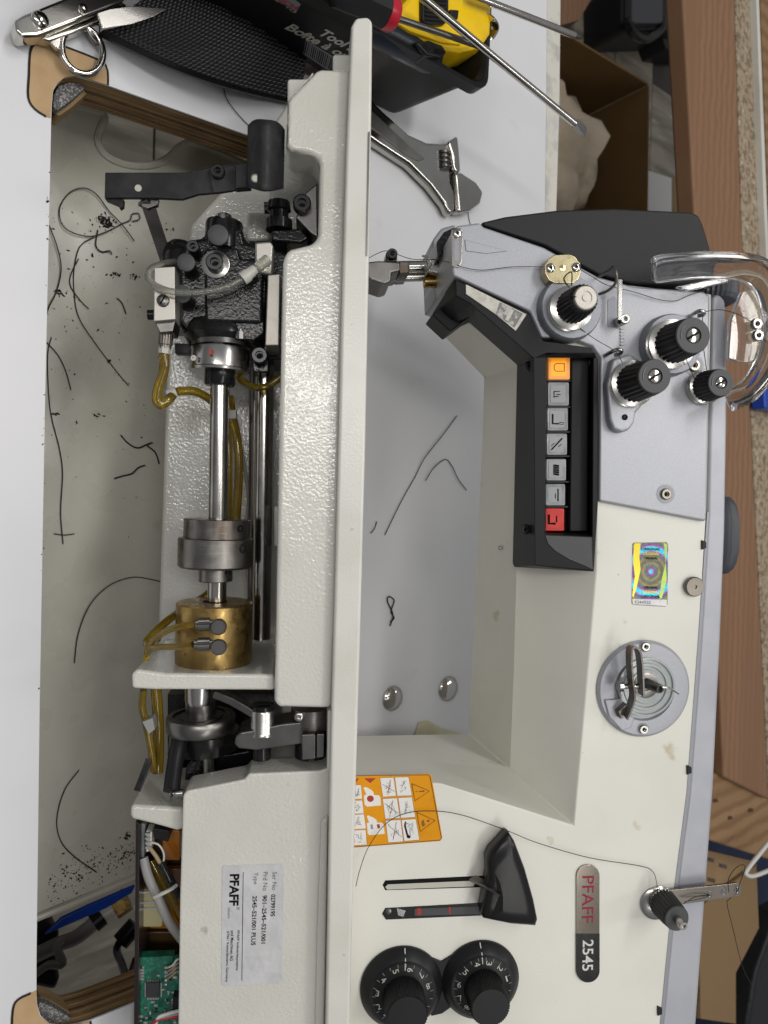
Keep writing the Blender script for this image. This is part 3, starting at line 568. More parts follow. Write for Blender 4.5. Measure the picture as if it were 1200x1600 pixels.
b = MB(); cc = k0 + d1 * .18 + d2 * .23; b.box((cc.x, cc.y, bz0 + .002), d1 * .18, d2 * .23, Vector((0, 0, .002))); obj('bottom_panel', b, 'cardboard_in', box)
# cotton wadding in the box
b = MB(); NU, NV = 26, 16; g = []; cpos = tp(880, 250, -.44); cpos = k0 + d1 * .19 + d2 * .16; cpos.z = bz0 + .006
for i in range(NU + 1):
    th = math.pi * i / NU
    for j in range(NV):
        ph = 2 * math.pi * j / NV; rr = 1 + .14 * math.sin(3 * ph + 5 * th) + .10 * math.sin(7 * ph - 3 * th) + random.uniform(-.05, .05)
        p = (d2 * math.cos(th) * .125 + (d1 * math.cos(ph) * .125 + Vector((0, 0, 1)) * (math.sin(ph) * .14)) * (abs(math.sin(th)) ** .6)) * rr; g.append(cpos + Vector((0, 0, .215)) + p)
b.add(g, [(i * NV + j, (i + 1) * NV + j, (i + 1) * NV + (j + 1) % NV, i * NV + (j + 1) % NV) for i in range(NU) for j in range(NV)])
solo('wadding', b, 'cotton', 'crumpled cream wadding lying in the open floor box', 'wadding', smooth=180)
wb = thing('carton', 'small white carton with brown side on the floor by the beam', 'carton', tp(1040, 300, -.6))
b = MB(); b.tprism([(1012, 266), (1050, 278), (1050, 345), (1012, 345)], -.50, FZ + .004); obj('white_side', b, 'label_white', wb, bevel=1)
b = MB(); b.tprism([(1051, 279), (1085, 268), (1085, 350), (1051, 350)], -.505, FZ + .004); obj('brown_side', b, 'cardboard', wb, bevel=1)
b = MB(); b.tprism([(1062, 274), (1084, 270), (1084, 288), (1066, 286)], -.503, -.506); obj('red_print', b, 'label_red', wb)
# black machine foot on the floor
ft = thing('floor_device', 'dark plastic device on the floor at the top right', 'device', tp(1010, 20, FZ))
b = MB(); b.tprism(rrect(972, -40, 1075, 48, 14), -.62, FZ + .002); obj('housing', b, 'black_plastic', ft, bevel=6)
b = MB(); b.tprism(rrect(988, -20, 1036, 36, 6), -.60, -.63); obj('cover_plate', b, 'grey_plug', ft, bevel=3)
b = MB(); b.tube([tp(978, 30, -.61), tp(990, 52, -.61), tp(1010, 60, -.62), tp(1030, 48, -.62), (tp(1034, 25, -.61))], .012, seg=8); obj('arm', b, 'black_gloss', ft)
b = MB(); b.tprism([(1030, 40), (1078, 36), (1085, 84), (1042, 76)], -.66, FZ + .002); obj('foot', b, 'black_plastic', ft, bevel=4)
tl = MB(); tl.tprism([(868, -60), (960, -60), (905, 32), (876, 40)], -.40, -.44); solo('timber_offcut', tl, 'pine', 'brown timber length below the table at the top right', 'timber', bevel=2)
# lower right: cardboard, black bag, blue tarp, cable
cb = thing('folded_carton', 'brown corrugated carton standing on end below the cross rail', 'carton', tp(1130, 1450, -.3))
b = MB(); b.tprism([(1092, 1420), (1110, 1405), (1182, 1352), (1186, 1450), (1150, 1520), (1150, 1600), (1095, 1592)], -.085, -.09); obj('front_panel', b, 'cardboard_ridge', cb, bevel=.6)
b = MB(); b.tprism([(1060, 1318), (1175, 1345), (1184, 1352), (1112, 1404), (1060, 1420)], -.092, -.098); pn = obj('top_flap', b, 'cardboard', cb, bevel=.6)
for x, y in ((1110, 1342), (1130, 1352), (1112, 1374)):
    b = MB(); b.tprism([(x - 6, y - 3), (x + 6, y), (x + 5, y + 6), (x - 6, y + 3)], -.0915, -.0925); obj('printed_mark', b, 'print_brown', pn)
b = MB(); b.tprism([(1086, 1410), (1093, 1418), (1098, 1592), (1070, 1590), (1075, 1410)], -.14, -.30); obj('side_panel', b, 'cardboard_in', cb, bevel=.6)
b = MB(); b.tprism([(1215, 1430), (1250, 1410), (1340, 1640), (1340, 1720), (1165, 1720), (1168, 1610), (1182, 1520)], -.10, -.14); solo('black_bag', b, 'bag_black', 'black fabric bag edge in the bottom right corner', 'bag', bevel=8, seg=3)
b = MB(); b.tprism([(1040, 1270), (1330, 1330), (1330, 1680), (1040, 1680)], -.30, -.31); mat('navy_tarp', (.008, .02, .07), .6, mix=[((.004, .008, .03), 12, .4, .7)]); solo('blue_tarp', b, 'navy_tarp', 'dark blue tarp seen in the gap below the cross rail', 'tarp')
b = MB(); b.tprism([(1050, 1120), (1124, 1140), (1124, 1205), (1050, 1190)], -.13, -.2); solo('plastic_piece', b, 'blue_plastic', 'blue plastic corner peeking out beside the arm above the cross rail', 'plastic piece', bevel=2)
b = MB(); b.tprism([(1193, 596), (1240, 590), (1240, 645), (1196, 638)], .0, -.02); solo('plastic_piece', b, 'blue_plastic', 'bright blue plastic at the right edge beside the clear guard', 'plastic piece', bevel=3)
b = MB(); b.tube([tp(1215, 1300, .02), tp(1190, 1330, .02), (tp(1168, 1358, .02)), tp(1166, 1366, .02), tp(1180, 1368, .02), tp(1220, 1352, .02)], .0028, seg=10); solo('white_cable', b, 'white_cable', 'looped white cable at the right edge above the carton', 'cable', smooth=60)
# under the table at the lower left: hose with fitting, blue and black things
b = MB(); b.tprism([(70, 1462), (96, 1436), (140, 1415), (212, 1384), (206, 1396), (165, 1420), (110, 1444), (78, 1458)], -.12, -.124); solo('blue_sheet', b, 'blue_plastic', 'blue plastic edge seen under the table past the pan end', 'sheet', bevel=2)
hz = thing('air_hose', 'grey air hose with brass end fitting hanging below the oil pan', 'hose', tp(130, 1450, -.2))
b = MB(); b.tube([tp(40, 1500, -.2), tp(90, 1476, -.19), tp(120, 1464, -.185), tp(150, 1440, -.18)], .0062, seg=10); obj('hose', b, 'wire_grey', hz, smooth=60)
b = MB(); b.cyl(tp(146, 1443, -.18), tp(160, 1431, -.18), .0085, seg=12); obj('clamp_ring', b, 'black_plastic', hz)
b = MB(); b.cyl(tp(160, 1431, -.18), tp(180, 1418, -.178), .0058, seg=12); obj('nipple', b, 'white_cable', hz)
b = MB(); b.cyl(tp(178, 1419, -.178), tp(200, 1404, -.176), .0105, seg=6); obj('brass_nut', b, 'brass', hz)
b = MB(); b.tprism([(40, 1470), (78, 1443), (95, 1455), (90, 1500), (95, 1530), (88, 1550), (40, 1540)], -.21, -.30); solo('motor_bracket', b, 'black_plastic', 'black bracket under the table at the lower cut-out corner', 'bracket', bevel=5)
b = MB(); b.tube([tp(52, 1525, -.16), tp(75, 1508, -.155), tp(98, 1506, -.15), (tp(88, 1480, -.16)), tp(96, 1470, -.17)], .0032, seg=8); solo('grey_cable', b, 'wire_grey', 'grey cable bent around the black bracket under the table', 'cable', smooth=60)
lv = thing('bent_rod', 'black bent rod with pad hanging under the table by the circuit board', 'rod', tp(195, 1470, -.2))
b = MB(); b.tube([tp(205, 1450, -.19), tp(183, 1480, -.19), tp(190, 1505, -.2), tp(200, 1530, -.22), tp(212, 1500, -.2)], .0035, seg=8); obj('rod', b, 'black_gloss', lv, smooth=60)
b = MB(); b.cyl(tp(212, 1445, -.19), tp(188, 1472, -.19), .0085, seg=12); obj('pad', b, 'black_plastic', lv)
# ================================================================== SEWING MACHINE
M = bpy.data.objects.new('sewing_machine', None); COL.objects.link(M); M.matrix_world = MMAT; M.empty_display_size = .05
tag(M, 'cream industrial sewing machine tipped back on its hinges, underside showing', 'sewing machine')
def part(name, mb, material, par=None, bevel=0, seg=2, smooth=32, label=None): return obj(name, mb, material, par or M, bevel, seg, smooth, None, None, label)
def mcyl(name, x0, y0, x1, y1, h, r, material, h1=None, prof=None, seg=28, par=None, r1=None, smooth=40, ch=0, ribs=0, rib=0., bevel=0):
    """turned piece between two photo points; r in photo pixels at its axis; prof=[(t, r)]"""
    a = mp(x0, y0, h); c = mp(x1, y1, h if h1 is None else h1); k = ms(1, (x0 + x1) / 2, (y0 + y1) / 2, h); b = MB(); L = (c - a).length
    if prof: b.lathe(a, c - a, [(t * L, q * k) for t, q in prof], seg, True, ribs, rib)
    else: b.cyl(a, c, r * k, (r1 or r) * k, seg, ch * k)
    return part(name, b, material, par, bevel=bevel, smooth=smooth)
def stud(name, x, y, h, prof, material, par=None, seg=28, ribs=0, rib=0., smooth=40, ax=N3, bevel=0):
    """turned piece standing on the face at photo point x,y; prof=[(mm along axis, r px)]"""
    k = ms(1, x, y, h); b = MB(); b.lathe(mp(x, y, h), ax, [(t / 1000, q * k) for t, q in prof], seg, True, ribs, rib); return part(name, b, material, par, smooth=smooth, bevel=bevel)
def mpr(name, poly, h1, h0, material, par=None, bevel=0, seg=2, smooth=32): return part(name, MB().mprism(poly, h1, h0), material, par, bevel, seg, smooth)
def mtube(name, pts, r, material, par=None, seg=10, sub=6, smooth=60):
    """pts=[(x,y,h)], r px"""
    k = ms(1, pts[0][0], pts[0][1], pts[0][2]); b = MB(); b.tube([mp(*p) for p in pts], [q * k for q in r] if isinstance(r, list) else r * k, seg, sub); return part(name, b, material, par, smooth=smooth)
def socket_screw(x, y, h, r, material='black_gloss', par=None, hh=3.0, hexr=.5, washer=None, name='socket_screw'):
    if washer: stud('washer', x, y, h, [(0, washer), (1.2, washer), (1.4, washer * .95)], 'steel', par); h += 1.4
    s = stud(name, x, y, h, [(0, r), (hh - .5, r), (hh, r * .86), (hh, r * hexr), (hh - min(2, hh * .6), r * hexr * .95)], 'black_oxide' if material == 'black_gloss' else material, par, smooth=28)
    if par is None: stud('hex_socket_shade', x, y, h + hh - min(2, hh * .6) + .05, [(0, r * hexr * .93), (.05, r * hexr * .93)], 'ink', s, seg=6)  # dark disc, puts the shade inside the socket into colour
    return s
def slot_screw(x, y, h, r, material='steel', par=None, hh=1.2, ang=35, cross=False, name='screw', slotm='ink'):
    s = stud(name, x, y, h, [(0, r), (hh * .6, r), (hh, r * .8), (hh * 1.1, r * .3)], material, par, smooth=60); k = ms(1, x, y, h)
    if (par or M) is not M: return s
    for a in ([ang, ang + 90] if cross else [ang]):
        q = math.radians(a); d = Vector((math.cos(q), math.sin(q), 0)); b = MB(); b.box(mp(x, y, h) + N3 * (hh * 1.06 / 1000), d * r * k * (.45 if cross else .8), d.cross(N3) * r * k * .13, N3 * .0001); part('slot', b, slotm, s)
    return s

# ---------------- bed casting
bp = [(549, 40), (556, 27), (575, 25), (582, 33), (581, 140), (577, 400), (571, 700), (563, 1000), (555.5, 1250), (549, 1500), (545, 1690), (508, 1690), (513, 1400), (517, 1150), (523, 950), (528, 750), (534, 500), (541, 250), (547, 100)]
mpr('bed_plate', bp, 25, -138, 'edge_paint', bevel=2.2, seg=3)
sk = [(549, 108), (502, 106), (494, 109), (454, 150), (449, 158), (447, 224), (450, 232), (458, 236), (484, 239), (496, 245), (500, 256), (497, 366), (493, 376), (484, 381), (454, 388), (445, 396), (442, 410), (440, 500), (434, 800), (428, 1094), (431, 1102), (438, 1106), (500, 1107), (518, 1107), (525, 950), (530, 750), (536, 500), (543, 250)]
mpr('front_skirt', sk, 17, -12, 'bed_paint', bevel=3.2, seg=4)
mpr('skirt_boss', [(449, 122), (480, 122), (490, 108), (490, 160), (449, 160)], 2, -40, 'bed_paint', bevel=2, seg=3)
mpr('skirt_boss', rrect(520, 84, 548, 114, 5), 5, -60, 'bed_paint', bevel=1.5, seg=3)
b = MB(); b.mprism([(575, 207), (578, 205), (574, 400), (571.5, 400)], 25.4, -100); part('needle_plate', b, 'steel')
rs = [(246, 1010), (256, 700), (262, 520), (270, 470), (297, 350), (385, 255), (455, 150), (556, 150), (520, 1012)]
mpr('rear_skirt', rs, -75, -132, 'bed_paint', bevel=3, seg=3)
mpr('rear_rib', [(420, 240), (540, 240), (530, 560), (424, 560)], -50, -76, 'bed_paint', bevel=3, seg=3)
mpr('boss_pad', rrect(386, 331, 424, 376, 6), -36, -76, 'bed_paint', bevel=2.5, seg=3)
mpr('side_pad', rrect(428, 790, 440, 855, 5), -30, -76, 'bed_paint', bevel=2, seg=3)
# cross wall carrying the brass bearing
mpr('cross_wall', [(205, 1053), (214, 1046), (260, 1052), (428, 1054), (430, 1079), (240, 1078), (206, 1076)], 10, -76, 'bed_paint', bevel=2, seg=3)
# lower body
mpr('lower_body', [(389, 1209), (500, 1204), (512, 1200), (516, 1200), (514, 1300), (508, 1690), (277, 1690), (281, 1400), (286, 1243), (292, 1236), (382, 1218)], 9, -14, 'bed_paint', bevel=3.5, seg=4)
mpr('lower_body_wall', [(392, 1210), (514, 1203), (514, 1290), (392, 1290)], 5, -100, 'bed_paint', bevel=1.5)
mpr('lower_body_rib', [(502, 1283), (513, 1276), (510, 1450), (505, 1690), (491, 1690), (496, 1450)], 12.5, 6, 'bed_paint', bevel=2, seg=3)
mpr('lower_lip', [(204, 1258), (287, 1263), (288, 1297), (276, 1299), (240, 1289), (205, 1281), (202, 1275)], 0, -62, 'bed_paint', bevel=2.5, seg=3)
mpr('dark_opening_slab', [(262, 1085), (440, 1085), (440, 1290), (262, 1290)], -72, -90, 'black_gloss')  # black slab, darkness of the opening put in as colour
mpr('recess_wall', [(440, 1100), (519, 1100), (519, 1230), (440, 1230)], -52, -100, 'bed_paint', bevel=2)
mpr('recess_step', [(512, 1110), (519, 1110), (517, 1205), (511, 1203)], 15, -60, 'edge_paint', bevel=1)
# serial label
sl = mpr('serial_label', [(349, 1353), (440, 1350), (444, 1354), (441, 1532), (437, 1536), (350, 1541), (346, 1538), (347, 1356)], 9.35, 9.0, 'label_silver', bevel=.1)
dn = (mp(393, 1500, 9) - mp(396, 1400, 9)).normalized(); rt = dn.cross(N3) * -1; rt = N3.cross(dn)
def ltext(s, x0, y0, y1, hpx, material='ink', bold=.0, h=9.4, par=sl, name='lettering'):
    """vertical line of print from y0 to y1, centred on x0 at mid height"""
    ym = (y0 + y1) / 2; return text(name, s, mp(x0, ym, h), dn, rt, ms(y1 - y0, x0, ym, h), ms(hpx, x0, ym, h), material, par, bold)
ltext('Ser No', 429, 1362, 1391, 7, 'ink_grey'); ltext('02799195', 426.5, 1397, 1432, 7, 'ink', .02)
ltext('Prd No', 414.5, 1362, 1392, 7, 'ink_grey'); ltext('901–2545–521/001', 412.5, 1398, 1475, 7, 'ink', .02)
ltext('Type', 399, 1363, 1382, 8, 'ink_grey'); ltext('2545–521/001 PLUS', 397, 1399, 1478, 7, 'ink', .02)
ltext('PFAFF', 366, 1365, 1416, 15, 'ink', .035); ltext('®', 372, 1417, 1422, 5, 'ink_grey'); ltext('Industrie', 358, 1418, 1435, 4, 'ink_grey')
ltext('PFAFF Industriesysteme', 371, 1453, 1517, 5.2, 'ink', .01); ltext('und Maschinen AG', 362.5, 1453, 1502, 5.2, 'ink', .01); ltext('67661 Kaiserslautern, Germany', 355, 1454, 1536, 5.2, 'ink', .01)
b = MB(); b.mprism([(379.5, 1363), (380.5, 1363), (378.4, 1532), (377.4, 1532)], 9.45, 9.3); part('rule', b, 'ink', sl)

# ---------------- underside: hook guard bracket
b = MB(); k = [(164, 269), (290, 269), (325, 262), (372, 254), (371, 296), (345, 300), (310, 303), (285, 311), (240, 309), (163, 309)]
br = mpr('guard_bracket', k, 0, -3, 'black_sheet', bevel=.5)
mpr('bracket_tab', [(163, 309), (193, 311), (192, 322), (187, 326), (184, 320), (165, 312)], -2, -6, 'black_sheet', br, bevel=.3)
stud('bracket_hole', 216, 294, .05, [(0, 5.5), (.15, 5.5)], 'pan', br)
mpr('bracket_plate', [(325, 266), (368, 257), (370, 297), (333, 301)], 2.2, 0, 'black_sheet', br, bevel=.5)
socket_screw(341, 270, 2.2, 11, 'black_gloss')
b = MB(); g = []; NX, NY = 14, 10
for i in range(NX + 1):
    for j in range(NY + 1):
        t = i / NX; y0 = 183 + 14 * (2 * t - 1) ** 4 + 6 * t; y1 = 291 + 7 * math.sin(t * 2.6); y = y0 + (y1 - y0) * j / NY
        g.append(mp(386 + 60 * t - 2 * j / NY, y, 8 + 12 * math.sin(math.pi * (t * .85 + .12))))
b.add(g, [(i * (NY + 1) + j, (i + 1) * (NY + 1) + j, (i + 1) * (NY + 1) + j + 1, i * (NY + 1) + j + 1) for i in range(NX) for j in range(NY)])
o = part('curved_guard', b, 'black_sheet', smooth=60); m_ = o.modifiers.new('t', 'SOLIDIFY'); m_.thickness = .002; m_ = o.modifiers.new('b', 'BEVEL'); m_.width = .0005
mpr('guard_tab', [(368, 257), (392, 254), (392, 292), (368, 294)], 9, 3, 'black_sheet', bevel=.5)
stud('guard_hole', 399, 279, 18.6, [(0, 7), (.4, 7), (.4, 5), (.1, 5)], 'chrome')
stud('guard_hole', 399, 279, 18.7, [(0, 5), (.25, 5)], 'pan')
b = MB(); b.tube([mp(222, 314, -3), mp(232, 322, -6), mp(262, 412, -30)], .003, flat=(.0036, .0014), sub=1, up=U3); part('guard_strut', b, 'steel_dark', bevel=.3)
mpr('strut_foot', [(219, 309), (248, 309), (246, 320), (230, 326), (221, 322)], -3, -7, 'steel_dark', bevel=.5)

# ---------------- hook drive housing
hh = mpr('hook_housing', [(286, 382), (300, 372), (318, 370), (322, 352), (378, 352), (383, 376), (414, 380), (424, 400), (420, 470), (414, 520), (396, 536), (312, 538), (290, 520), (277, 500), (276, 400)], -12, -72, 'black_iron', bevel=4, seg=3)
mpr('housing_face', [(318, 388), (372, 386), (375, 402), (412, 405), (410, 505), (320, 503)], -4, -14, 'black_iron', bevel=2, seg=3)
mcyl('top_boss', 351, 348, 349, 392, -20, 29, 'black_gloss', prof=[(0, 22), (0, 28), (.1, 29.5), (1, 29.5)])
mcyl('hook_shaft_end', 349, 336, 350, 350, -14, 13, 'steel', prof=[(0, 11), (.15, 13), (1, 13.5)])
mcyl('side_boss', 281, 378, 279, 520, -26, 30, 'black_gloss', prof=[(0, 14), (.06, 24), (.2, 28), (.85, 30), (1, 24)])
for x, y, r, h in ((341, 368, 16, 5), (291, 411, 14, -1), (285, 460, 14, 0)): stud('rubber_plug', x, y, h, [(0, r), (1.4, r), (1.8, r * .86), (2.0, r * .4)], 'grey_plug', smooth=50)
socket_screw(337, 414, -4, 14, 'black_gloss', washer=22, hh=6)
socket_screw(303, 389, -6, 10, 'black_gloss', hh=5)
mcyl('housing_rim', 345, 506, 344, 541, -24, 57, 'black_gloss', prof=[(0, 50), (.3, 56), (.62, 58), (1, 48)])
mcyl('rim_ring', 345, 536, 345, 543, -22, 48, 'steel_dark', prof=[(0, 47), (1, 45)])
mpr('lug', [(398, 378), (423, 376), (427, 384), (425, 430), (398, 424)], -2, -40, 'aluminium', bevel=1.5)
mpr('guide_block', [(418, 429), (438, 427), (436, 540), (414, 540)], 0, -50, 'machined', bevel=.8)
mpr('guide_bracket', [(366, 498), (392, 496), (412, 480), (413, 520), (396, 532), (366, 530)], -6, -30, 'black_iron', bevel=1)
mcyl('hose_barb', 420, 404, 396, 423, 6, 8.5, 'hose_clear', prof=[(0, 7), (.08, 8.5), (.7, 8.5), (.75, 6.5), (1, 6.5)])
mcyl('barb_collar', 399, 420, 379, 436, 6, 9.5, 'nylon', prof=[(0, 7.5), (.2, 8), (.5, 9), (.6, 10.5), (1, 10.5)])
mtube('oil_hose', [(381, 435, 6), (350, 450, 7), (310, 457, 8), (270, 456, 8), (242, 446, 6), (231, 432, 4), (236, 420, 2), (255, 412, -8), (280, 408, -20)], 5.4, 'hose_clear')
al = mpr('oil_block', [(241, 418), (273, 416), (274, 499), (240, 502)], 2, -22, 'aluminium', bevel=.5)
slot_screw(255, 470, 2, 10, 'steel_dark', ang=60, hh=1.6)
mcyl('side_bolt', 231, 492, 242, 492, -8, 8, 'black_gloss')
mpr('block_taper', [(241, 502), (274, 500), (270, 518), (250, 520)], -2, -20, 'steel_dark', bevel=.5)
mcyl('knurled_fitting', 260, 515, 258, 545, -10, 11, 'steel_worn', prof=[(0, 7), (.12, 7), (.15, 11), (.8, 11.2), (.82, 9), (1, 9)], seg=40, ribs=1, rib=.06)
mcyl('hose_nut', 258, 543, 257, 553, -10, 9.5, 'nylon', seg=6)
mtube('oil_hose', [(257, 550, -10), (256, 580, -11), (248, 605, -13), (245, 624, -14), (252, 632, -15), (263, 625, -17), (270, 616, -20)], 8.3, 'hose_oil')
mcyl('hose_tee', 262, 617, 276, 612, -20, 8.5, 'nylon')
mtube('oil_hose', [(270, 614, -20), (285, 611, -24), (305, 612, -28), (325, 622, -34), (345, 640, -40)], 7, 'hose_oil')
mpr('bracket_bar', [(273, 536), (320, 538), (320, 553), (273, 552)], -26, -34, 'black_sheet', bevel=.5)
mcyl('small_stud', 376, 514, 376, 530, -2, 6, 'steel', prof=[(0, 2), (.3, 2), (.3, 6), (1, 6)], seg=6)
# collar and main shaft
mcyl('shaft_neck', 340, 520, 340, 548, -20, 22, 'steel_worn')
mpr('dark_gap_fill', [(410, 378), (448, 392), (444, 562), (410, 562)], -28, -72, 'black_iron', bevel=1.5)  # black block added as fill, stands for the dark gap beside the housing
cl = mcyl('drive_collar', 344, 546, 343, 582, -20, 46, 'steel', prof=[(0, 40), (0, 45), (.06, 46.5), (.86, 46.5), (.9, 45), (.9, 47.5), (1, 46.5)], seg=40)
mpr('red_mark', [(327, 545), (331, 545), (331, 554), (327, 554)], -.4, -3, 'label_red', cl)
stud('set_screw', 303, 560, -6, [(0, 4.5), (1.5, 4.5), (1.5, 2), (.5, 2)], 'steel_dark', cl)
mcyl('black_ring', 344, 580, 343, 603, -20, 24, 'black_gloss', prof=[(0, 24), (.85, 24.5), (1, 22)])
mcyl('main_shaft', 343.5, 598, 338.5, 960, -20, 15, 'steel_shaft', seg=36)
mcyl('rocker_shaft', 414, 565, 408, 998, -44, 14.5, 'steel_shaft', seg=36)
mcyl('rocker_sleeve', 400, 570, 396, 990, -58, 10, 'steel_dark')
socket_screw(406, 557, -22, 13, 'black_gloss', hh=5)
mpr('screw_lug', [(392, 560), (420, 558), (420, 582), (396, 582)], -26, -44, 'black_iron', bevel=1)
mtube('oil_hose', [(372, 590, -30), (385, 600, -28), (402, 606, -26), (420, 602, -24), (440, 588, -24)], 5.5, 'hose_oil')
mtube('oil_hose', [(358, 620, -58), (364, 655, -56), (371, 690, -54), (373, 740, -54), (369, 812, -54)], 7, 'hose_oil')
mtube('oil_hose', [(352, 630, -62), (357, 700, -62), (357, 812, -62)], 6, 'hose_oil')
mtube('grey_wire', [(375, 690, -66), (384, 740, -66), (388, 780, -66), (385, 812, -66)], 2.4, 'wire_grey')
mpr('hose_clip', rrect(357, 640, 369, 654, 2), -48, -56, 'nylon', bevel=.5)
# eccentric discs
mcyl('eccentric_disc', 340, 811, 339, 842, -20, 52, 'steel_worn', seg=48, ch=1.2)
ds = mcyl('clamp_disc', 338, 840, 337, 886, -20, 59, 'steel_worn', seg=48, prof=[(0, 57), (.03, 59), (.93, 59), (1, 56)])
mcyl('stop_collar', 337, 885, 337, 908, -20, 26.5, 'steel_worn', ch=1)
for x, y, r, h in ((376, 826, 6, -6.5), (379, 857, 8, -6), (358, 896, 5.5, -12.5)):
    a = mp(x, y, h); c = mp(340, y, -20); c.y = a.y; b = MB(); d = (a - c).normalized(); kk = ms(1, x, y, h); b.lathe(a - d * .002, d, [(0, r * kk), (.0024, r * kk), (.0024, r * kk * .55), (.001, r * kk * .5)], 16); part('set_screw', b, 'black_gloss')
# brass bearing block
bb = mcyl('brass_bearing', 335.5, 940, 334, 1034, -20, 60, 'brass', seg=56, prof=[(0, 19), (0, 57), (.025, 59.5), (.97, 60), (1, 59)])
mcyl('bearing_bore', 336, 939, 336, 945, -20, 19, 'ink', bb if False else None)
for y, x0 in ((975, 304), (1006, 302)):
    mcyl('knurled_fitting', x0 + 2, y + 1, 332, y, 22, 10.5, 'steel_dark', prof=[(0, 8), (.18, 8), (.2, 10.5), (.86, 10.5), (.88, 7), (1, 7)], seg=40, ribs=1, rib=.07)
    stud('banjo_bolt', 344, y + .5, 16, [(0, 8), (6, 8), (6, 12.5), (8.4, 12.8), (9.2, 11.6), (9.2, 11), (8.9, 10.4), (8.9, 3)], 'steel_dark', smooth=25)
mtube('oil_hose', [(304, 976, 22), (285, 978, 21), (262, 985, 16), (242, 998, 8), (232, 1012, 2), (228, 1030, -6)], 5.5, 'hose_oil')
mtube('oil_hose', [(301, 1007, 22), (280, 1010, 18), (255, 1011, 12), (238, 1012, 6), (228, 1004, 2), (236, 992, -4), (262, 968, -16), (285, 955, -26), (320, 930, -44)], 5.5, 'hose_oil')
mtube('oil_hose', [(245, 1000, -16), (252, 980, -22), (275, 960, -32), (310, 938, -46), (335, 920, -54)], 6.5, 'hose_oil')
stud('hose_clip', 247, 995, -6, [(0, 4), (5, 4)], 'steel')
# gear and linkage under the cross wall
mcyl('hub', 312, 1066, 312, 1099, -16, 23, 'steel', prof=[(0, 23), (.8, 23), (1, 21)])
mcyl('hub_neck', 314, 1094, 314, 1118, -24, 24, 'steel_dark')
be = mcyl('ball_bearing', 314, 1117, 314, 1141, -20, 52, 'steel_dark', seg=44, prof=[(0, 20), (0, 34), (.12, 34), (.12, 44), (0, 44), (0, 52), (.1, 54), (.85, 54), (1, 51)])
mcyl('gear', 320, 1140, 320, 1168, -40, 54, 'black_gloss', seg=44, ribs=1, rib=.04)
mcyl('lower_shaft', 326, 1160, 327, 1205, -32, 9, 'steel')
mpr('gear_plate', [(300, 1188), (392, 1172), (392, 1216), (288, 1222), (290, 1202)], -40, -60, 'black_iron', bevel=1.5)
b = MB(); b.tube([mp(338, 1083, -8), mp(365, 1094, -5), mp(405, 1118, -2)], .004, flat=(.0048, .0022), sub=2, up=N3); part('link_arm', b, 'steel_dark', bevel=.6)
mcyl('pivot_post', 411, 1108, 411, 1146, -2, 20, 'steel', prof=[(0, 19), (.06, 20), (.9, 20), (1, 22)])
pv = mcyl('pivot_screw', 411, 1100, 411, 1110, -2, 19, 'black_gloss', prof=[(0, 17), (.2, 19), (1, 19)])
b = MB(); c = mp(411, 1099.6, 0); b.box(c, U3 * ms(11, 411, 1100, 0), V3 * .0003, N3 * .0007); part('slot', b, 'ink', pv)
mpr('link_plate', [(368, 1152), (376, 1144), (400, 1140), (440, 1131), (470, 1128), (482, 1140), (478, 1162), (440, 1168), (400, 1173), (372, 1170), (366, 1163)], 4, -18, 'steel_dark', bevel=1.2)
mcyl('pivot_nut', 409, 1166, 409, 1185, -6, 14.5, 'black_gloss')
ck = mcyl('shaft_collar', 486, 1104, 486, 1136, -6, 31, 'steel_worn', prof=[(0, 31), (.9, 31), (1, 29)], seg=36)
stud('set_screw', 467, 1119, 4.5, [(0, 7), (1.8, 7), (2.2, 5.5), (2.2, 3), (1, 3)], 'steel', ck)
mcyl('collar_neck', 486, 1132, 486, 1180, -14, 26, 'black_iron')
mpr('clamp_block', [(471, 1148), (493, 1147), (493, 1186), (472, 1188)], 8, -24, 'steel_dark', bevel=.6)
mpr('clamp_block', [(494.5, 1147), (507, 1147), (506, 1183), (494.5, 1185)], 8, -24, 'steel_dark', bevel=.6)
stud('clamp_bolt', 511, 1162, -4, [(0, 9), (8, 9)], 'black_gloss', ax=U3 * .4 + N3)
mtube('damper', [(282, 1148, -18), (274, 1190, -10), (268, 1236, 0)], 13, 'black_plastic', sub=3)
mcyl('damper_pin', 266, 1240, 287, 1239, 0, 6, 'steel', ch=1)
mtube('damper_spring', [(266, 1232, 6), (268, 1240, 8), (267, 1250, 2)], 2, 'black_gloss')
mtube('oil_hose', [(224, 1078, -12), (222, 1105, -14), (228, 1130, -16), (236, 1170, -18), (240, 1205, -18)], 6, 'hose_oil')
mtube('oil_hose', [(243, 1070, -24), (246, 1110, -26), (248, 1160, -26), (246, 1207, -26)], 9, 'hose_oil')
mpr('hose_holder', [(222, 1128), (238, 1122), (242, 1140), (232, 1148)], -10, -20, 'wire_grey', bevel=.5)
b = MB(); b.tube([mp(233, 1186, -6), mp(222, 1216, -2), mp(214, 1236, 2)], .002, flat=(.0018, .0012), sub=1, up=U3); part('black_lever', b, 'black_gloss', bevel=.3)
# crank pin group inside the skirt notch
mpr('feed_bracket', [(462, 340), (470, 318), (478, 300), (496, 285), (497, 372), (485, 364)], -8, -40, 'steel_dark', bevel=1)
socket_screw(472, 323, -8, 14, 'black_gloss', hh=6)
mcyl('crank_pin', 436, 316, 436, 360, -16, 17, 'black_gloss', prof=[(0, 17), (.3, 19), (.35, 15), (.62, 15), (.66, 21), (1, 21)])
mpr('crank_web', [(424, 358), (470, 356), (484, 372), (470, 380), (424, 376)], -12, -40, 'black_iron', bevel=1.5)
mcyl('crank_washer', 413, 325, 425, 325, -24, 9, 'steel_dark')
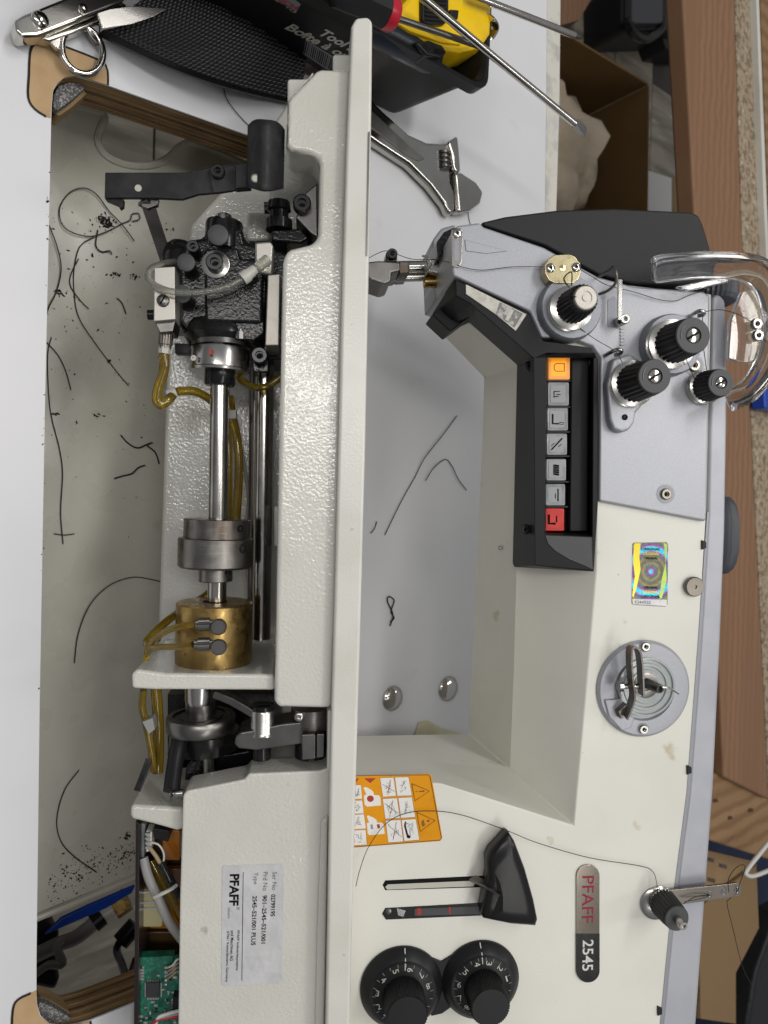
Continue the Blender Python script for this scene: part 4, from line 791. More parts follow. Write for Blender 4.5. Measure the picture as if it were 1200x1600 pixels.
# ---------------- circuit board compartment
mpr('case_back', [(212, 1284), (290, 1292), (288, 1690), (210, 1690)], -46, -60, 'brown_case')
mpr('case_rim', [(212, 1284), (218, 1287), (217, 1500), (215, 1690), (208, 1690), (211, 1400)], -8, -46, 'case_rim', bevel=.4)
mpr('case_window', rrect(218, 1357, 290, 1452, 6), -40, -45, 'amber_film', bevel=1)
mpr('case_window', rrect(217, 1456, 290, 1494, 4), -38, -45, 'brown_case', bevel=1)
mpr('amber_strip', [(252, 1294), (282, 1298), (281, 1345), (254, 1345)], -22, -30, 'amber_film', bevel=1)
mpr('black_connector', [(239, 1294), (264, 1298), (263, 1316), (240, 1310)], -8, -24, 'black_plastic', bevel=.5)
mpr('green_strip', [(219, 1286), (227, 1288), (225, 1340), (218, 1340)], -14, -30, 'mark_grey', bevel=.3)
mpr('terminal', [(228, 1298), (238, 1300), (236, 1330), (228, 1332)], -10, -20, 'wire_white', bevel=.6)
for i in range(4): mpr('terminal_pin', [(227, 1302 + i * 7), (234, 1302 + i * 7), (234, 1305.5 + i * 7), (227, 1305.5 + i * 7)], -8, -11, 'solder')
mtube('wire', [(232, 1322, -10), (244, 1338, -8), (252, 1352, -8)], 3.2, 'wire_tan')
mtube('wire', [(234, 1316, -10), (248, 1320, -8), (256, 1334, -8), (255, 1350, -8)], 1.6, 'wire_white')
mtube('wire_sleeve', [(251, 1348, -8), (262, 1368, -8), (280, 1400, -10)], 7, 'black_gloss')
mtube('cable', [(224, 1340, -12), (232, 1370, -10), (248, 1405, -10), (264, 1440, -12), (286, 1470, -16)], 7.5, 'wire_grey')
mtube('oil_hose', [(236, 1345, -18), (252, 1375, -16), (270, 1405, -16), (288, 1440, -18)], 8, 'hose_oil')
mtube('cable_tie', [(241, 1402, -4), (252, 1397, -2), (266, 1390, -3), (276, 1383, -6)], 3, 'nylon')
rl = mpr('relay', rrect(219, 1390, 254, 1450, 5), -20, -44, 'relay', bevel=1.5)
for y in (1393, 1409, 1419): mpr('relay_wire', [(222, y), (250, y - 1), (250, y + 2), (222, y + 3)], -19.5, -21, 'solder', rl)
pc = mpr('circuit_board', [(217, 1500), (281, 1494), (279, 1690), (214, 1690)], -14, -16, 'pcb')
mpr('board_top', [(218, 1496), (270, 1494), (270, 1506), (218, 1508)], -12, -18, 'pcb', pc)
ch_ = mpr('microchip', [(229, 1537), (249, 1536), (248, 1559), (228, 1559)], -11.5, -14, 'chip', pc, bevel=.2)
for i in range(8):
    for (x, y, w, h2) in ((230 + i * 2.4, 1534, 1.3, 2.2), (229.5 + i * 2.4, 1561, 1.3, 2.2), (226, 1538 + i * 2.7, 2, 1.5), (251, 1538 + i * 2.7, 2, 1.5)): mpr('chip_leg', [(x, y - h2), (x + w, y - h2), (x + w, y + h2 * .5), (x, y + h2 * .5)], -13, -14, 'solder', pc)
for i in range(5): mpr('pad', [(218, 1510 + i * 4.6), (225, 1510 + i * 4.6), (225, 1513.2 + i * 4.6), (218, 1513.2 + i * 4.6)], -13.6, -14, 'solder', pc); stud('solder_joint', 259, 1511 + i * 6.6, -14, [(0, 3), (.8, 2), (1, .5)], 'solder', pc, seg=8)
for i in range(46):
    x, y = random.uniform(219, 274), random.uniform(1512, 1600)
    if 224 < x < 254 and 1530 < y < 1564: continue
    w, h2 = random.choice(((2.2, 1.1), (1.1, 2.2), (3, 1.6))); mpr('resistor', [(x - w, y - h2), (x + w, y - h2), (x + w, y + h2), (x - w, y + h2)], -13.2, -14, random.choice(('solder', 'chip', 'mark_grey', 'pearl')), pc)
for i in range(6): mpr('header_pin', [(268, 1562 + i * 4), (274, 1562 + i * 4), (274, 1564 + i * 4), (268, 1564 + i * 4)], -10, -14, 'solder', pc)
mpr('header', [(270, 1558), (280, 1558), (280, 1592), (270, 1592)], -8, -14, 'black_plastic', pc)
for i, m in enumerate(('wire_white', 'wire_tan', 'wire_grey', 'wire_tan')): mtube('wire', [(261, 1512 + i * 6, -12), (270, 1508 + i * 5, -8), (276, 1500 + i * 6, -8), (284, 1497 + i * 7, -12)], 1.7, m)
for i, m in enumerate(('red_plastic', 'wire_grey', 'wire_white')): mtube('wire', [(238 + i * 3, 1600, -8), (250, 1592 - i * 2, -6), (284, 1588 - i * 5, -8)], 2.6, m)

# ---------------- arm and pillar shell: inner edge of the opening at three depths, then the outline
Bk = [(545, 1150), (640, 1148), (731, 1146), (738, 1020), (744, 900), (752, 720), (756, 590), (694, 526), (697, 488), (720, 470)]
Kn = [(545, 1182), (660, 1190), (797, 1201), (803, 1040), (807, 890), (808, 720), (808, 572), (733, 505), (720, 480), (740, 440)]
Fr = [(545, 1214), (690, 1224), (897, 1290), (915, 1090), (932, 890), (934, 720), (930, 572), (840, 505), (760, 440), (760, 400)]
Ou = [(538, 1700), (800, 1700), (1022, 1700), (1048, 1440), (1074, 1240), (1092, 1000), (1104, 800), (1112, 460), (930, 440), (800, 400)]
b = MB(); HB = -105
L0 = [mp(x, y, HB) for x, y in Bk]; L1 = [mp(x, y, -42) for x, y in Kn]; L2 = [mp(x, y, 0) for x, y in Fr]; L3 = [mp(x, y, 0) for x, y in Ou]; L4 = [p + N3 * HB / 1000 for p in L3]
n_ = len(L0); v = L0 + L1 + L2 + L3 + L4; f = []
for a in range(5):
    for i in range(n_ - 1): c = (a + 1) % 5; f.append((a * n_ + i, a * n_ + i + 1, c * n_ + i + 1, c * n_ + i))
f += [tuple(a * n_ for a in range(5)), tuple(a * n_ + n_ - 1 for a in (4, 3, 2, 1, 0))]
b.add(v, f); arm = part('arm_shell', b, 'arm_paint', bevel=1.8, seg=3, smooth=14)
for x, y, h in ((782, 856, -62), (787, 1152, -62)): stud('cover_stud', x, y, h, [(0, 3.5), (.8, 3.5), (1.2, 2)], 'steel', smooth=60, ax=U3 * -.7 + N3 * .7)
# top cover band
mpr('top_cover', [(1113, 462), (1124, 458), (1134, 468), (1137, 490), (1137, 660), (1134, 830), (1127, 1000), (1116, 1230), (1096, 1500), (1082, 1700), (1024, 1700), (1050, 1440), (1076, 1240), (1094, 1000), (1106, 800)], -3, -100, 'band_paint', bevel=3, seg=3)
mpr('cover_seam', [(1105, 800), (1108, 800), (1096, 1000), (1078, 1240), (1052, 1440), (1026, 1700), (1022, 1700), (1047, 1440), (1073, 1240), (1091, 1000)], .3, -6, 'silver_dark')
for x, y in ((1100, 851), (1077, 1203), (1031, 1580)): mpr('cover_clip', [(x - 3, y - 7), (x + 4, y - 4), (x + 4, y + 5), (x - 3, y + 8)], 1.2, -2, 'black_plastic', bevel=.3)
for x, y0, y1 in ((1139, 776, 894), (1139, 436, 478)):
    mcyl('hand_knob', x - 30, y0, x - 32, y1, -40, 40, 'knob_grey', prof=[(0, 26), (.05, 32), (.14, 37), (.3, 40), (.7, 40), (.86, 37), (.95, 32), (1, 26)], seg=72, ribs=1, rib=.05, smooth=20)

# ---------------- needle bar, presser foot
mcyl('needle_bar', 592, 418, 690, 416, -45, 9, 'steel_shaft'); mcyl('presser_bar', 610, 434, 690, 432, -50, 6.5, 'steel')
mpr('presser_foot', [(574, 409), (592, 407), (625, 409), (626, 423), (612, 426), (611, 440), (600, 444), (580, 437), (574, 432)], -30, -62, 'steel_dark', bevel=1.2)
mpr('foot_clamp', [(624, 408), (640, 408), (640, 426), (624, 427)], -32, -58, 'steel_worn', bevel=.8)
socket_screw(612, 399, -34, 8, 'black_gloss', hh=4); mpr('screw_boss', rrect(603, 391, 621, 410, 6), -34, -50, 'black_iron', bevel=1)
stud('foot_screw', 596, 445, -40, [(0, 5), (6, 5)], 'black_gloss')
mcyl('brass_sleeve', 662, 441, 686, 441, -44, 9, 'brass', ch=1)
mpr('needle_clamp', [(668, 405), (690, 402), (702, 408), (700, 424), (684, 428), (668, 424)], -34, -56, 'steel', bevel=1)
mpr('head_cavity', [(676, 374), (690, 356), (712, 350), (712, 440), (690, 468), (680, 470)], -48, -90, 'silver_dark', bevel=1.5)
mpr('head_rim', [(682, 378), (694, 362), (711, 354), (708, 380), (698, 386), (690, 400), (684, 402)], -20, -50, 'black_iron', bevel=1)
for x, y, r, m in ((688, 396, 6, 'steel'), (697, 404, 5, 'steel'), (690, 410, 4, 'brass'), (694, 428, 6, 'steel_dark'), (700, 386, 4, 'steel')): stud('linkage_pin', x, y, -34, [(0, r), (6, r), (6.5, r * .7)], m)
mtube('wire_hook', [(660, 400, -30), (668, 402, -28), (674, 412, -28), (668, 420, -30)], 1.6, 'steel')

# ---------------- silver face cover
fc = mpr('face_cover', [(706, 362), (714, 352), (750, 347), (756, 354), (850, 386), (935, 432), (990, 447), (1100, 455), (1110, 462), (1108, 640), (1104, 815), (936, 783), (938, 560), (925, 541), (890, 528), (846, 528), (828, 487), (708, 431), (704, 400)], 4, -90, 'silver_paint', bevel=1.6, seg=3)
mpr('cover_crease', [(726, 374), (795, 392), (760, 396), (728, 392)], 4.6, 3.6, 'silver_paint', fc, bevel=.5)
mpr('cover_bracket', [(706, 358), (721, 356), (724, 368), (722, 410), (717, 418), (706, 416)], 5.2, 3, 'steel', fc, bevel=.5)
mpr('bracket_slot', rrect(710, 374, 717, 408, 3.4), 5.35, 5.1, 'silver_dark', fc)
slot_screw(714, 365, 5.2, 7.5, 'steel', cross=True, ang=20)
mpr('top_guard', [(752, 347), (790, 338), (870, 328), (960, 325), (1080, 331), (1092, 336), (1099, 350), (1118, 415), (1127, 441), (1060, 446), (990, 443), (936, 429), (851, 383), (757, 353)], 1, -95, 'black_textured', bevel=4, seg=4)
# thread guide disc
mpr('guide_disc', [(851, 414), (857, 404), (866, 398), (890, 397), (899, 401), (907, 412), (908, 425), (904, 436), (896, 443), (868, 443), (858, 438), (852, 428)], 12, 4, 'brass_bright', bevel=.5)
for x, y in ((860, 419), (900, 418)): slot_screw(x, y, 12, 7, 'chrome', cross=True, ang=30)
stud('disc_pip', 879, 419, 12, [(0, 4.5), (.3, 4.5), (.5, 2)], 'brass_bright')
# tension assemblies
def knob(x, y, rb, r, hgt, capm='black_plastic', tilt=(0, 0), boss=None, h0=4):
    ax = (N3 + U3 * tilt[0] + V3 * tilt[1]).normalized(); kk = ms(1, x, y, h0)
    if boss: stud('tension_boss', x - 3, y + 2, h0 - 2, [(0, boss), (7, boss * .97), (9, boss * .92)], 'silver_dark', smooth=30); h0 += 7
    stud('tension_disc', x, y, h0, [(0, rb), (1, rb), (2.2, rb * .82), (3.4, rb * .82), (4.4, rb), (5.2, rb), (6.4, rb * .7)], 'steel', ax=ax, seg=40)
    return stud('tension_knob', x, y, h0, [(4, r * .92), (5, r * 1.02), (4 + hgt * .75, r * .93), (4 + hgt * .93, r * .88), (4 + hgt, r * .76)], capm, ax=ax, seg=48, ribs=1, rib=.07, smooth=24), mp(x, y, h0) + ax * (4 + hgt) / 1000, ax, kk
def knob_top(p, ax, r, kk, kn, steel=True):
    b = MB(); b.lathe(p - ax * .0002, ax, [(0, r * kk * .86), (.0009, r * kk * .82), (.001, r * kk * .4), (-.0006, r * kk * .38)], 32); part('knob_face', b, 'grey_plug', kn)
    b = MB(); b.lathe(p - ax * .0008, ax, [(0, r * kk * .34), (.0012, r * kk * .30), (.0015, r * kk * .1)], 20); part('centre_screw', b, 'chrome', kn, smooth=60)
    d = (U3 * .8 + V3 * .5).normalized(); b = MB(); b.box(p + ax * .0006, d * r * kk * .3, d.cross(ax) * r * kk * .06, ax * .0002); part('screw_slot', b, 'ink', kn)
    b = MB(); b.tube([p + ax * .0010 + (U3 * math.cos(q) + V3 * math.sin(q)) * r * kk * .62 for q in [2.4 + i * .12 for i in range(10)]], .00022, seg=5, sub=1); part('arrow_mark', b, 'mark_grey', kn)
kn, p, ax, kk = knob(888, 484, 33, 25, 20, boss=49)
b = MB(); b.lathe(p - ax * .0003, ax, [(0, kk * 17), (.0022, kk * 17), (.0026, kk * 15.5), (.0026, kk * 9), (.0022, kk * 9), (.0022, kk * 5), (.0027, kk * 5), (.0027, .0001)], 28); part('knob_cap', b, 'machined', kn)
b = MB(); b.box(p + ax * .0014 - U3 * kk * 17, V3 * .00035, U3 * .0012, ax * .001); part('cap_notch', b, 'ink', kn)
kn, p, ax, kk = knob(1044, 540, 36, 29, 23, boss=46); knob_top(p, ax, 29, kk, kn)
kn, p, ax, kk = knob(984, 601, 34, 28, 26, h0=9); knob_top(p, ax, 28, kk, kn)
kn, p, ax, kk = knob(1096, 606, 25, 22.5, 16, h0=4); knob_top(p, ax, 22.5, kk, kn)
mpr('tension_plate', [(958, 560), (985, 552), (1012, 570), (1018, 610), (1008, 630), (994, 645), (992, 660), (984, 672), (972, 676), (958, 670), (953, 655), (948, 600)], 10, 2, 'silver_paint', bevel=2, seg=3)
stud('plate_hole', 976, 652, 10, [(0, 4.5), (.4, 4.5), (.4, 2.5), (0, 2.5)], 'ink')
for x, y, r, m in ((1084, 571, 12, 'steel'), (1040, 772, 11, 'steel')):
    stud('screw_recess', x, y, 4, [(0, r + 3), (.25, r + 3), (.25, r * .6)], 'silver_dark'); socket_screw(x, y, 4.2, r * .75, 'strip_steel', hh=1.6, hexr=.5)
# slotted guide with comb
mpr('guide_slot', [(950, 468), (960, 462), (966, 470), (966, 510), (950, 511)], 4.4, 3.6, 'silver_dark')
mpr('guide_spring', [(966, 436), (973, 437), (972, 500), (966, 500)], 14, 12.5, 'steel', bevel=.3)
socket_screw(968, 503, 6, 7.5, 'steel', hh=8)
for i in range(6): mpr('comb_tooth', [(970, 512 + i * 5), (977, 511 + i * 5), (977, 513 + i * 5), (970, 514.5 + i * 5)], 5.2, 3.8, 'silver_paint')
mtube('take_up_spring', [(936, 432, 6), (950, 424, 14), (958, 418, 18), (963, 428, 20), (962, 442, 18), (950, 454, 14), (935, 460, 10)], 2.2, 'steel_worn')
mtube('spring_eye', [(888, 448, 14), (881, 435, 18), (893, 425, 20), (893, 446, 18)], 1.0, 'thread_black')
mtube('thread_guide', [(1079, 494, 4), (1086, 489, 10), (1094, 486, 14), (1100, 488, 14), (1098, 492, 12), (1090, 494, 10)], 3, 'steel', sub=4)
mtube('thread_guide', [(945, 556, 4), (955, 550, 10), (966, 546, 14), (971, 549, 14), (968, 553, 12), (960, 555, 10)], 3, 'steel', sub=4)

# ---------------- keypad panel
K = dict(a=(711, 436), b=(827, 490), c=(849, 533), d=(924, 543), e=(935, 562), f=(935, 780), g=(928, 893), h=(836, 884), i=(834, 560), j=(737, 476), k=(712, 462))
kz = {q: mp(x, y, 11) for q, (x, y) in K.items()}; hz_ = {}
o_ = dict(m=(801, 880), n=(804, 886), o=(808, 570), p=(733, 504), q=(703, 518), r=(675, 491)); oz = {q: mp(x, y, -36) for q, (x, y) in o_.items()}
rc = [mp(*q, 11) for q in ((854, 553), (927, 553), (925, 838), (851, 834))]; rf = [mp(*q, -3) for q in ((857, 556), (921, 556), (919, 830), (855, 830))]; rb_ = [p - N3 * .030 for p in rf]
names = list('abcdefghijk'); on = list('mnopqr'); V = [kz[q] for q in names] + [oz[q] for q in on] + rc + rf
ix = {q: i for i, q in enumerate(names + on)}; R0 = len(names) + len(on)
def I(s): return tuple(ix[q] if q in ix else R0 + int(q) for q in s)
Fc = [I('abcij') , I('ajk'), I('cdei'), I('ei01')[::1]]
Fc = [I('abcij'), I('ajk'), I('cdi'), (ix['i'], ix['d'], ix['e'], R0 + 1, R0), (ix['e'], ix['f'], ix['g'], R0 + 2, R0 + 1), (ix['g'], ix['h'], R0 + 3, R0 + 2), (ix['h'], ix['i'], R0, R0 + 3),
      (ix['h'], ix['m'], ix['o'], ix['i']), (ix['i'], ix['o'], ix['p'], ix['j']), (ix['j'], ix['p'], ix['q'], ix['k']), (ix['k'], ix['q'], ix['r']), (ix['a'], ix['k'], ix['r']), (ix['h'], ix['g'], ix['n'], ix['m'])]
for q in range(4): w_ = (q + 1) % 4; Fc.append((R0 + q, R0 + w_, R0 + 4 + w_, R0 + 4 + q))
Fc.append((R0 + 4, R0 + 5, R0 + 6, R0 + 7))
bk = len(V); V += [kz[q] - N3 * .030 for q in 'abcdefg'] + [oz['n'] + Vector((0, 0, -.001))]
ring = [ix[q] for q in 'abcdefg']
for q in range(6): Fc.append((ring[q], ring[q + 1], bk + q + 1, bk + q))
b = MB(); b.add(V, Fc); kp = part('keypad_panel', b, 'panel_black', bevel=.9, seg=2, smooth=25)
mpr('recess_ramp', [(851, 836), (925, 839), (927, 891), (914, 885), (890, 875), (868, 862), (856, 850)], 11.6, 8, 'ramp_grey', bevel=.6)
mpr('channel_wall', [(893, 556), (921, 556), (919, 831), (890, 831)], 3.5, -3, 'panel_black', bevel=1)
for x, y in ((827, 572), (821, 827)): socket_screw(x, y, -2, 8, 'black_gloss', hh=1.2, hexr=.45)
mpr('lamp_block', [(675, 491), (703, 466), (736, 494), (704, 518)], -20, -46, 'panel_black', bevel=1)
keys = [(555, 593), (597, 634), (637, 673), (677, 711), (717, 751), (756, 790), (794, 830)]
for i, (y0, y1) in enumerate(keys):
    sx = -i * .9; x0, x1 = 857 + sx, 891 + sx - i * .6
    m = 'key_lit' if i == 0 else 'key_red' if i == 6 else 'key_clear'
    ky = mpr('button', rrect(x0, y0, x1, y1, 2.5, 3), 3.2, -4, m, bevel=.7)
    cx, cy = (x0 + x1) / 2 - 1, (y0 + y1) / 2
    ins = mpr('button_face', rrect(x0 + 4, y0 + 5, x1 - 6, y1 - 5, 2, 2), 3.45, 3.1, 'key_amber' if i == 0 else 'key_red' if i == 6 else 'key_inner', ky)
    im = 'key_ink_amber' if i == 0 else 'ink'; hs = 3.6
    def ln(pts, w=1.1, mm=im, par=ky):
        mtube('symbol', [(cx + a, cy + c, hs) for a, c in pts], w * .6, mm, par, seg=5, sub=1)
    if i == 0: ln([(9, -6), (-4, -6), (-7, -3), (-7, 3), (-4, 6), (9, 6)]); ln([(9, -6), (9, 6)])
    if i == 1: ln([(-6, -4), (3, -4)]); ln([(-2, 1), (4, 1)]); ln([(-6, 4), (1, 4)]); ln([(-6, -4), (-6, 6)])
    if i == 2: ln([(-7, -8), (-7, 7), (2, 7)], 2.2); ln([(4, 5), (10, 5), (10, 8), (4, 8), (4, 5)], .8)
    if i == 3: ln([(-8, 9), (9, -9)], 1.8); ln([(-8, 3), (-3, -2)], .8); ln([(3, 4), (8, 0)], .8)
    if i == 4:
        for q in range(5): ln([(-2, -7 + q * 3.4), (5, -6 + q * 3.4)], 2.6)
        ln([(-3, -8), (-3, 8)], 1)
    if i == 5: ln([(5, -9), (5, 10)], 1.6); ln([(1, -2), (1, 6)], .9)
    if i == 6: ln([(-8, -8), (-8, 6), (2, 6)], 3); ln([(4, -6), (4, 4)], 1.6)
    if i < 6: mpr('button_divider', [(x0 - 2, y1 + .8), (x1 + 4, y1 + .8), (x1 + 4, y1 + 3), (x0 - 2, y1 + 3)], 2.4, -4, 'black_plastic')
lw = mpr('lamp_window', [(728, 444), (776, 468), (823, 491), (806, 517), (776, 492), (728, 459)], 11.7, 11, 'pearl', bevel=.2)
mpr('lamp_chip', [(781, 472), (817, 490), (804, 512), (775, 490)], 11.95, 11.6, 'chip_glass', lw, bevel=.2)
mpr('lamp_chip_bar', [(798, 482), (803, 485), (794, 502), (789, 499)], 12.1, 11.9, 'pearl', lw)

# ---------------- clear guard
Np = [(1020, 410, 34), (1026, 404, 34), (1060, 399, 34), (1120, 397, 34), (1175, 401, 34), (1205, 415, 33), (1222, 450, 32), (1226, 510, 31), (1212, 575, 30), (1180, 620, 29), (1142, 638, 28)]
Fp = [(1022, 440, 12), (1030, 438, 12), (1060, 434, 12), (1110, 431, 12), (1155, 435, 12), (1180, 450, 11), (1192, 480, 10), (1194, 520, 9), (1182, 566, 8), (1158, 600, 7), (1130, 615, 6)]
def smoothpts(P, sub=6):
    q = [Vector(P[0])] + [Vector(p) for p in P] + [Vector(P[-1])]; out = []
    for i in range(1, len(q) - 2):
        for k in range(sub):
            t = k / sub; a, b_, c, d = q[i - 1], q[i], q[i + 1], q[i + 2]; out.append(.5 * ((2 * b_) + (c - a) * t + (2 * a - 5 * b_ + 4 * c - d) * t * t + (3 * b_ - a - 3 * c + d) * t ** 3))
    return out + [Vector(P[-1])]
na, fa = smoothpts(Np), smoothpts(Fp); b = MB(); lo = []
for p, q in zip(na, fa): lo.append([mp(*p), mp(*q)])
b.loft(lo, caps=False, closed=False); gd = part('eye_guard', b, 'acrylic', smooth=60); m_ = gd.modifiers.new('t', 'SOLIDIFY'); m_.thickness = .004; m_.offset = 0; m_ = gd.modifiers.new('b', 'BEVEL'); m_.width = .0012; m_.segments = 2; m_.limit_method = 'ANGLE'
b = MB(); pf = [(1138, 560), (1142, 500), (1160, 455), (1192, 446), (1200, 500), (1194, 540), (1180, 565), (1158, 566)]; b.mprism(pf, 10, 6); part('guard_flap', b, 'acrylic', gd, bevel=.8)
mpr('guard_arm', [(1056, 448), (1110, 436), (1148, 430), (1140, 440), (1074, 454)], 14, 11, 'acrylic', gd, bevel=.6)
for x, y in ((1180, 507), (1182, 525)): socket_screw(x, y, 10, 8, 'steel', hh=2.5)

# ---------------- hologram, screw, bobbin winder
hg = mpr('security_sticker', [(990, 848), (1042, 847), (1044, 851), (1043, 945), (1040, 948), (989, 945), (987, 942), (988, 851)], .2, 0, 'hologram')
mpr('sticker_band', [(991, 849), (1001, 849), (999, 870), (1001, 890), (996, 912), (990, 933), (988, 930), (992, 900), (989, 876)], .26, .15, 'holo_yellow', hg)
mpr('sticker_band', [(1037, 848), (1043, 852), (1040, 880), (1042, 905), (1034, 935), (1030, 935), (1034, 905), (1040, 880)], .26, .15, 'holo_green', hg)
mpr('sticker_foot', [(988, 936), (1042, 937), (1042, 947), (989, 944)], .26, .15, 'label_silver', hg)
text('lettering', '9344922', mp(1004, 941, .3), U3, V3, ms(25, 1005, 940), ms(5, 1005, 940), 'ink_grey', hg)
for i, s in enumerate(('ORIGINAL', 'ORIGINAL', 'ORIGINAL')):
    for yy in (858 + i * 7, 932 - i * 7): text('lettering', s, mp(1017, yy, .3), U3, V3, ms(30 - i * 4, 1017, yy), ms(4, 1017, yy), ('ink', 'holo_yellow', 'ink')[i], hg, bold=.02)
stud('face_plug', 1082, 916, 0, [(0, 14.5), (2.6, 14.5), (3.2, 13.2), (3.2, 3), (2.4, 2.6)], 'strip_steel')
wd = stud('bobbin_winder', 1004, 1075, 0, [(0, 72), (1.2, 72), (2.6, 68), (2.8, 60), (2.8, 47), (1.0, 45)], 'silver_paint', seg=64, smooth=25)
stud('winder_dish', 1008, 1072, 1.0, [(0, 45), (.8, 45), (2.6, 44), (2.6, 41), (1.4, 40), (1.4, 36), (2.2, 35), (2.2, 31), (1.2, 30), (1.2, 26), (2.0, 25), (2, 20)], 'winder_clear', wd, seg=48, smooth=25)
stud('winder_hub', 1008, 1070, 2, [(0, 19), (1.4, 19), (1.8, 16), (1.8, 8), (1.0, 8)], 'steel_worn', wd, smooth=25)
for x, y in ((1008, 1010), (1005, 1139)):
    stud('screw_recess', x, y, 2.8, [(0, 9), (.3, 9), (.3, 6)], 'silver_dark', wd); socket_screw(x, y, 2.9, 7, 'steel', hh=1.6)
mpr('winder_pad', [(945, 1094), (972, 1092), (982, 1118), (992, 1122), (986, 1138), (972, 1142), (952, 1120)], 4.2, 2.6, 'silver_paint', wd, bevel=1)
sp_ = []
b = MB(); b.tube([mp(1002, 1086, 12), mp(1000, 1040, 14), mp(996, 1016, 15), mp(989, 1010, 15), mp(983, 1018, 15), mp(985, 1060, 14), mp(988, 1090, 13), mp(977, 1120, 10)], .002, flat=(.0036, .0006), sub=5, up=N3); part('winder_spring', b, 'steel_worn', bevel=.15)
mpr('spring_foot', [(966, 1112), (980, 1100), (988, 1108), (984, 1118), (970, 1124)], 9, 3, 'steel_worn', bevel=.5)
mcyl('adjust_screw', 966, 1072, 1004, 1072, 11, 4, 'steel', prof=[(0, 8), (.16, 8), (.18, 4), (1, 4)], seg=16)
mcyl('winder_spindle', 1012, 1068, 1032, 1077, 4, 7.5, 'steel_dark', h1=16, prof=[(0, 8), (.9, 7), (1, 6), (1, 4), (.8, 4)])
b = MB(); b.tube([mp(1032, 1072, 15), mp(1044, 1074, 15), mp(1056, 1082, 13)], .002, flat=(.0028, .0004), sub=2, up=N3); part('spindle_leaf', b, 'steel', bevel=.1)

# ---------------- nameplate
npl = mpr('nameplate', rrect(900.5, 1351, 937, 1535, 18, 7), 1.0, 0, 'nameplate_mirror', bevel=.3)
npb = [(900.5, 1459), (937, 1459)] + [(918.75 + 18.2 * math.cos(q), 1517 + 18.2 * math.sin(q)) for q in [math.pi * i / 12 for i in range(13)]]
mpr('nameplate_foot', npb, 1.15, .5, 'black_gloss', npl)
dn = (mp(917, 1500, 1) - mp(919, 1400, 1)).normalized(); rt = N3.cross(dn)
ltext('PFAFF', 918.5, 1370, 1441, 18, 'logo_red', .0, 1.05, npl); ltext('2545', 918.5, 1469, 1516, 17, 'print_white', .012, 1.2, npl)

# ---------------- safety label
sf = mpr('safety_label', [(540, 1214), (668, 1209), (674, 1212), (691, 1308), (688, 1314), (540, 1325)], .22, 0, 'label_orange')
def spx(x, y): return (540 + x * .15, 1200 + y * .15)
def spoly(nm, P, h, m): mpr(nm, [spx(*p) for p in P], h, .1, m, sf)
def sline(P, w, h, m, nm='pictogram_line'): mtube(nm, [(*spx(*p), h) for p in P], w * .5, m, sf, seg=4, sub=1)
for P in ([(360, 105), (500, 100), (525, 290), (390, 300)], [(515, 98), (655, 95), (690, 285), (540, 290)], [(388, 322), (535, 315), (565, 520), (415, 530)], [(550, 312), (690, 305), (725, 510), (578, 520)], [(418, 548), (572, 542), (600, 765), (445, 775)], [(583, 542), (730, 532), (768, 748), (612, 760)],
          [(60, 180), (160, 178), (172, 320), (60, 325)], [(60, 342), (172, 338), (190, 472), (60, 478)], [(60, 490), (192, 482), (212, 630), (60, 638)], [(60, 652), (208, 645), (222, 798), (60, 805)]):
    cx = sum(p[0] for p in P) / 4; cy = sum(p[1] for p in P) / 4
    spoly('pictogram_border', [(cx + (x - cx) * 1.05, cy + (y - cy) * 1.04) for x, y in P], .26, 'label_brown'); spoly('pictogram_panel', P, .31, 'label_white')
    for q in range(9):
        def rp(): u, v_ = random.uniform(.14, .86), random.uniform(.14, .86); return (P[0][0] * (1 - u) * (1 - v_) + P[1][0] * u * (1 - v_) + P[2][0] * u * v_ + P[3][0] * (1 - u) * v_, P[0][1] * (1 - u) * (1 - v_) + P[1][1] * u * (1 - v_) + P[2][1] * u * v_ + P[3][1] * (1 - u) * v_)
        a = rp(); c = rp(); a2 = (a[0] + (c[0] - a[0]) * .5, a[1] + (c[1] - a[1]) * .5 + random.uniform(-20, 20)); sline([a, a2, (a[0] + (c[0] - a[0]) * .7, c[1])], .55, .34, 'ink_grey')
for P in (((385, 170), (510, 245), (465, 120), (440, 280)), ((410, 370), (545, 470), (495, 335), (460, 505)), ((440, 590), (585, 720), (530, 560), (495, 750))): sline(P[:2], .8, .36, 'ink_grey'); sline(P[2:], .8, .36, 'label_red')
for P in ([(186, 205), (210, 198), (262, 225), (290, 250), (296, 282), (345, 285), (362, 300), (368, 390), (225, 402), (200, 385), (190, 290), (215, 275)], [(220, 500), (240, 495), (295, 520), (325, 545), (325, 568), (375, 568), (395, 585), (408, 685), (250, 700), (232, 685), (220, 575), (245, 568)]): spoly('pictogram_panel', P, .31, 'label_white')
spoly('stop_button', [(258 + 36 * math.cos(q), 320 + 34 * math.sin(q)) for q in [i * .35 for i in range(18)]], .36, 'label_red'); spoly('switch', [(325, 588), (352, 584), (360, 625), (335, 632)], .36, 'label_red'); spoly('switch', [(258, 590), (282, 588), (288, 635), (264, 638)], .36, 'mark_grey')
spoly('lever_pictogram', [(608, 600), (618, 560), (630, 555), (628, 600), (650, 690), (678, 715), (670, 735), (640, 728)], .36, 'ink')
spoly('warning_pennant', [(190, 108), (316, 105), (258, 158)], .3, 'label_red'); spoly('warning_pennant', [(90, 112), (140, 108), (110, 150)], .3, 'label_red')
for P in ([(690, 162), (872, 240), (722, 342)], [(742, 462), (932, 546), (778, 662)]): sline(P + [P[0]], 1.4, .3, 'label_brown', 'warning_triangle')
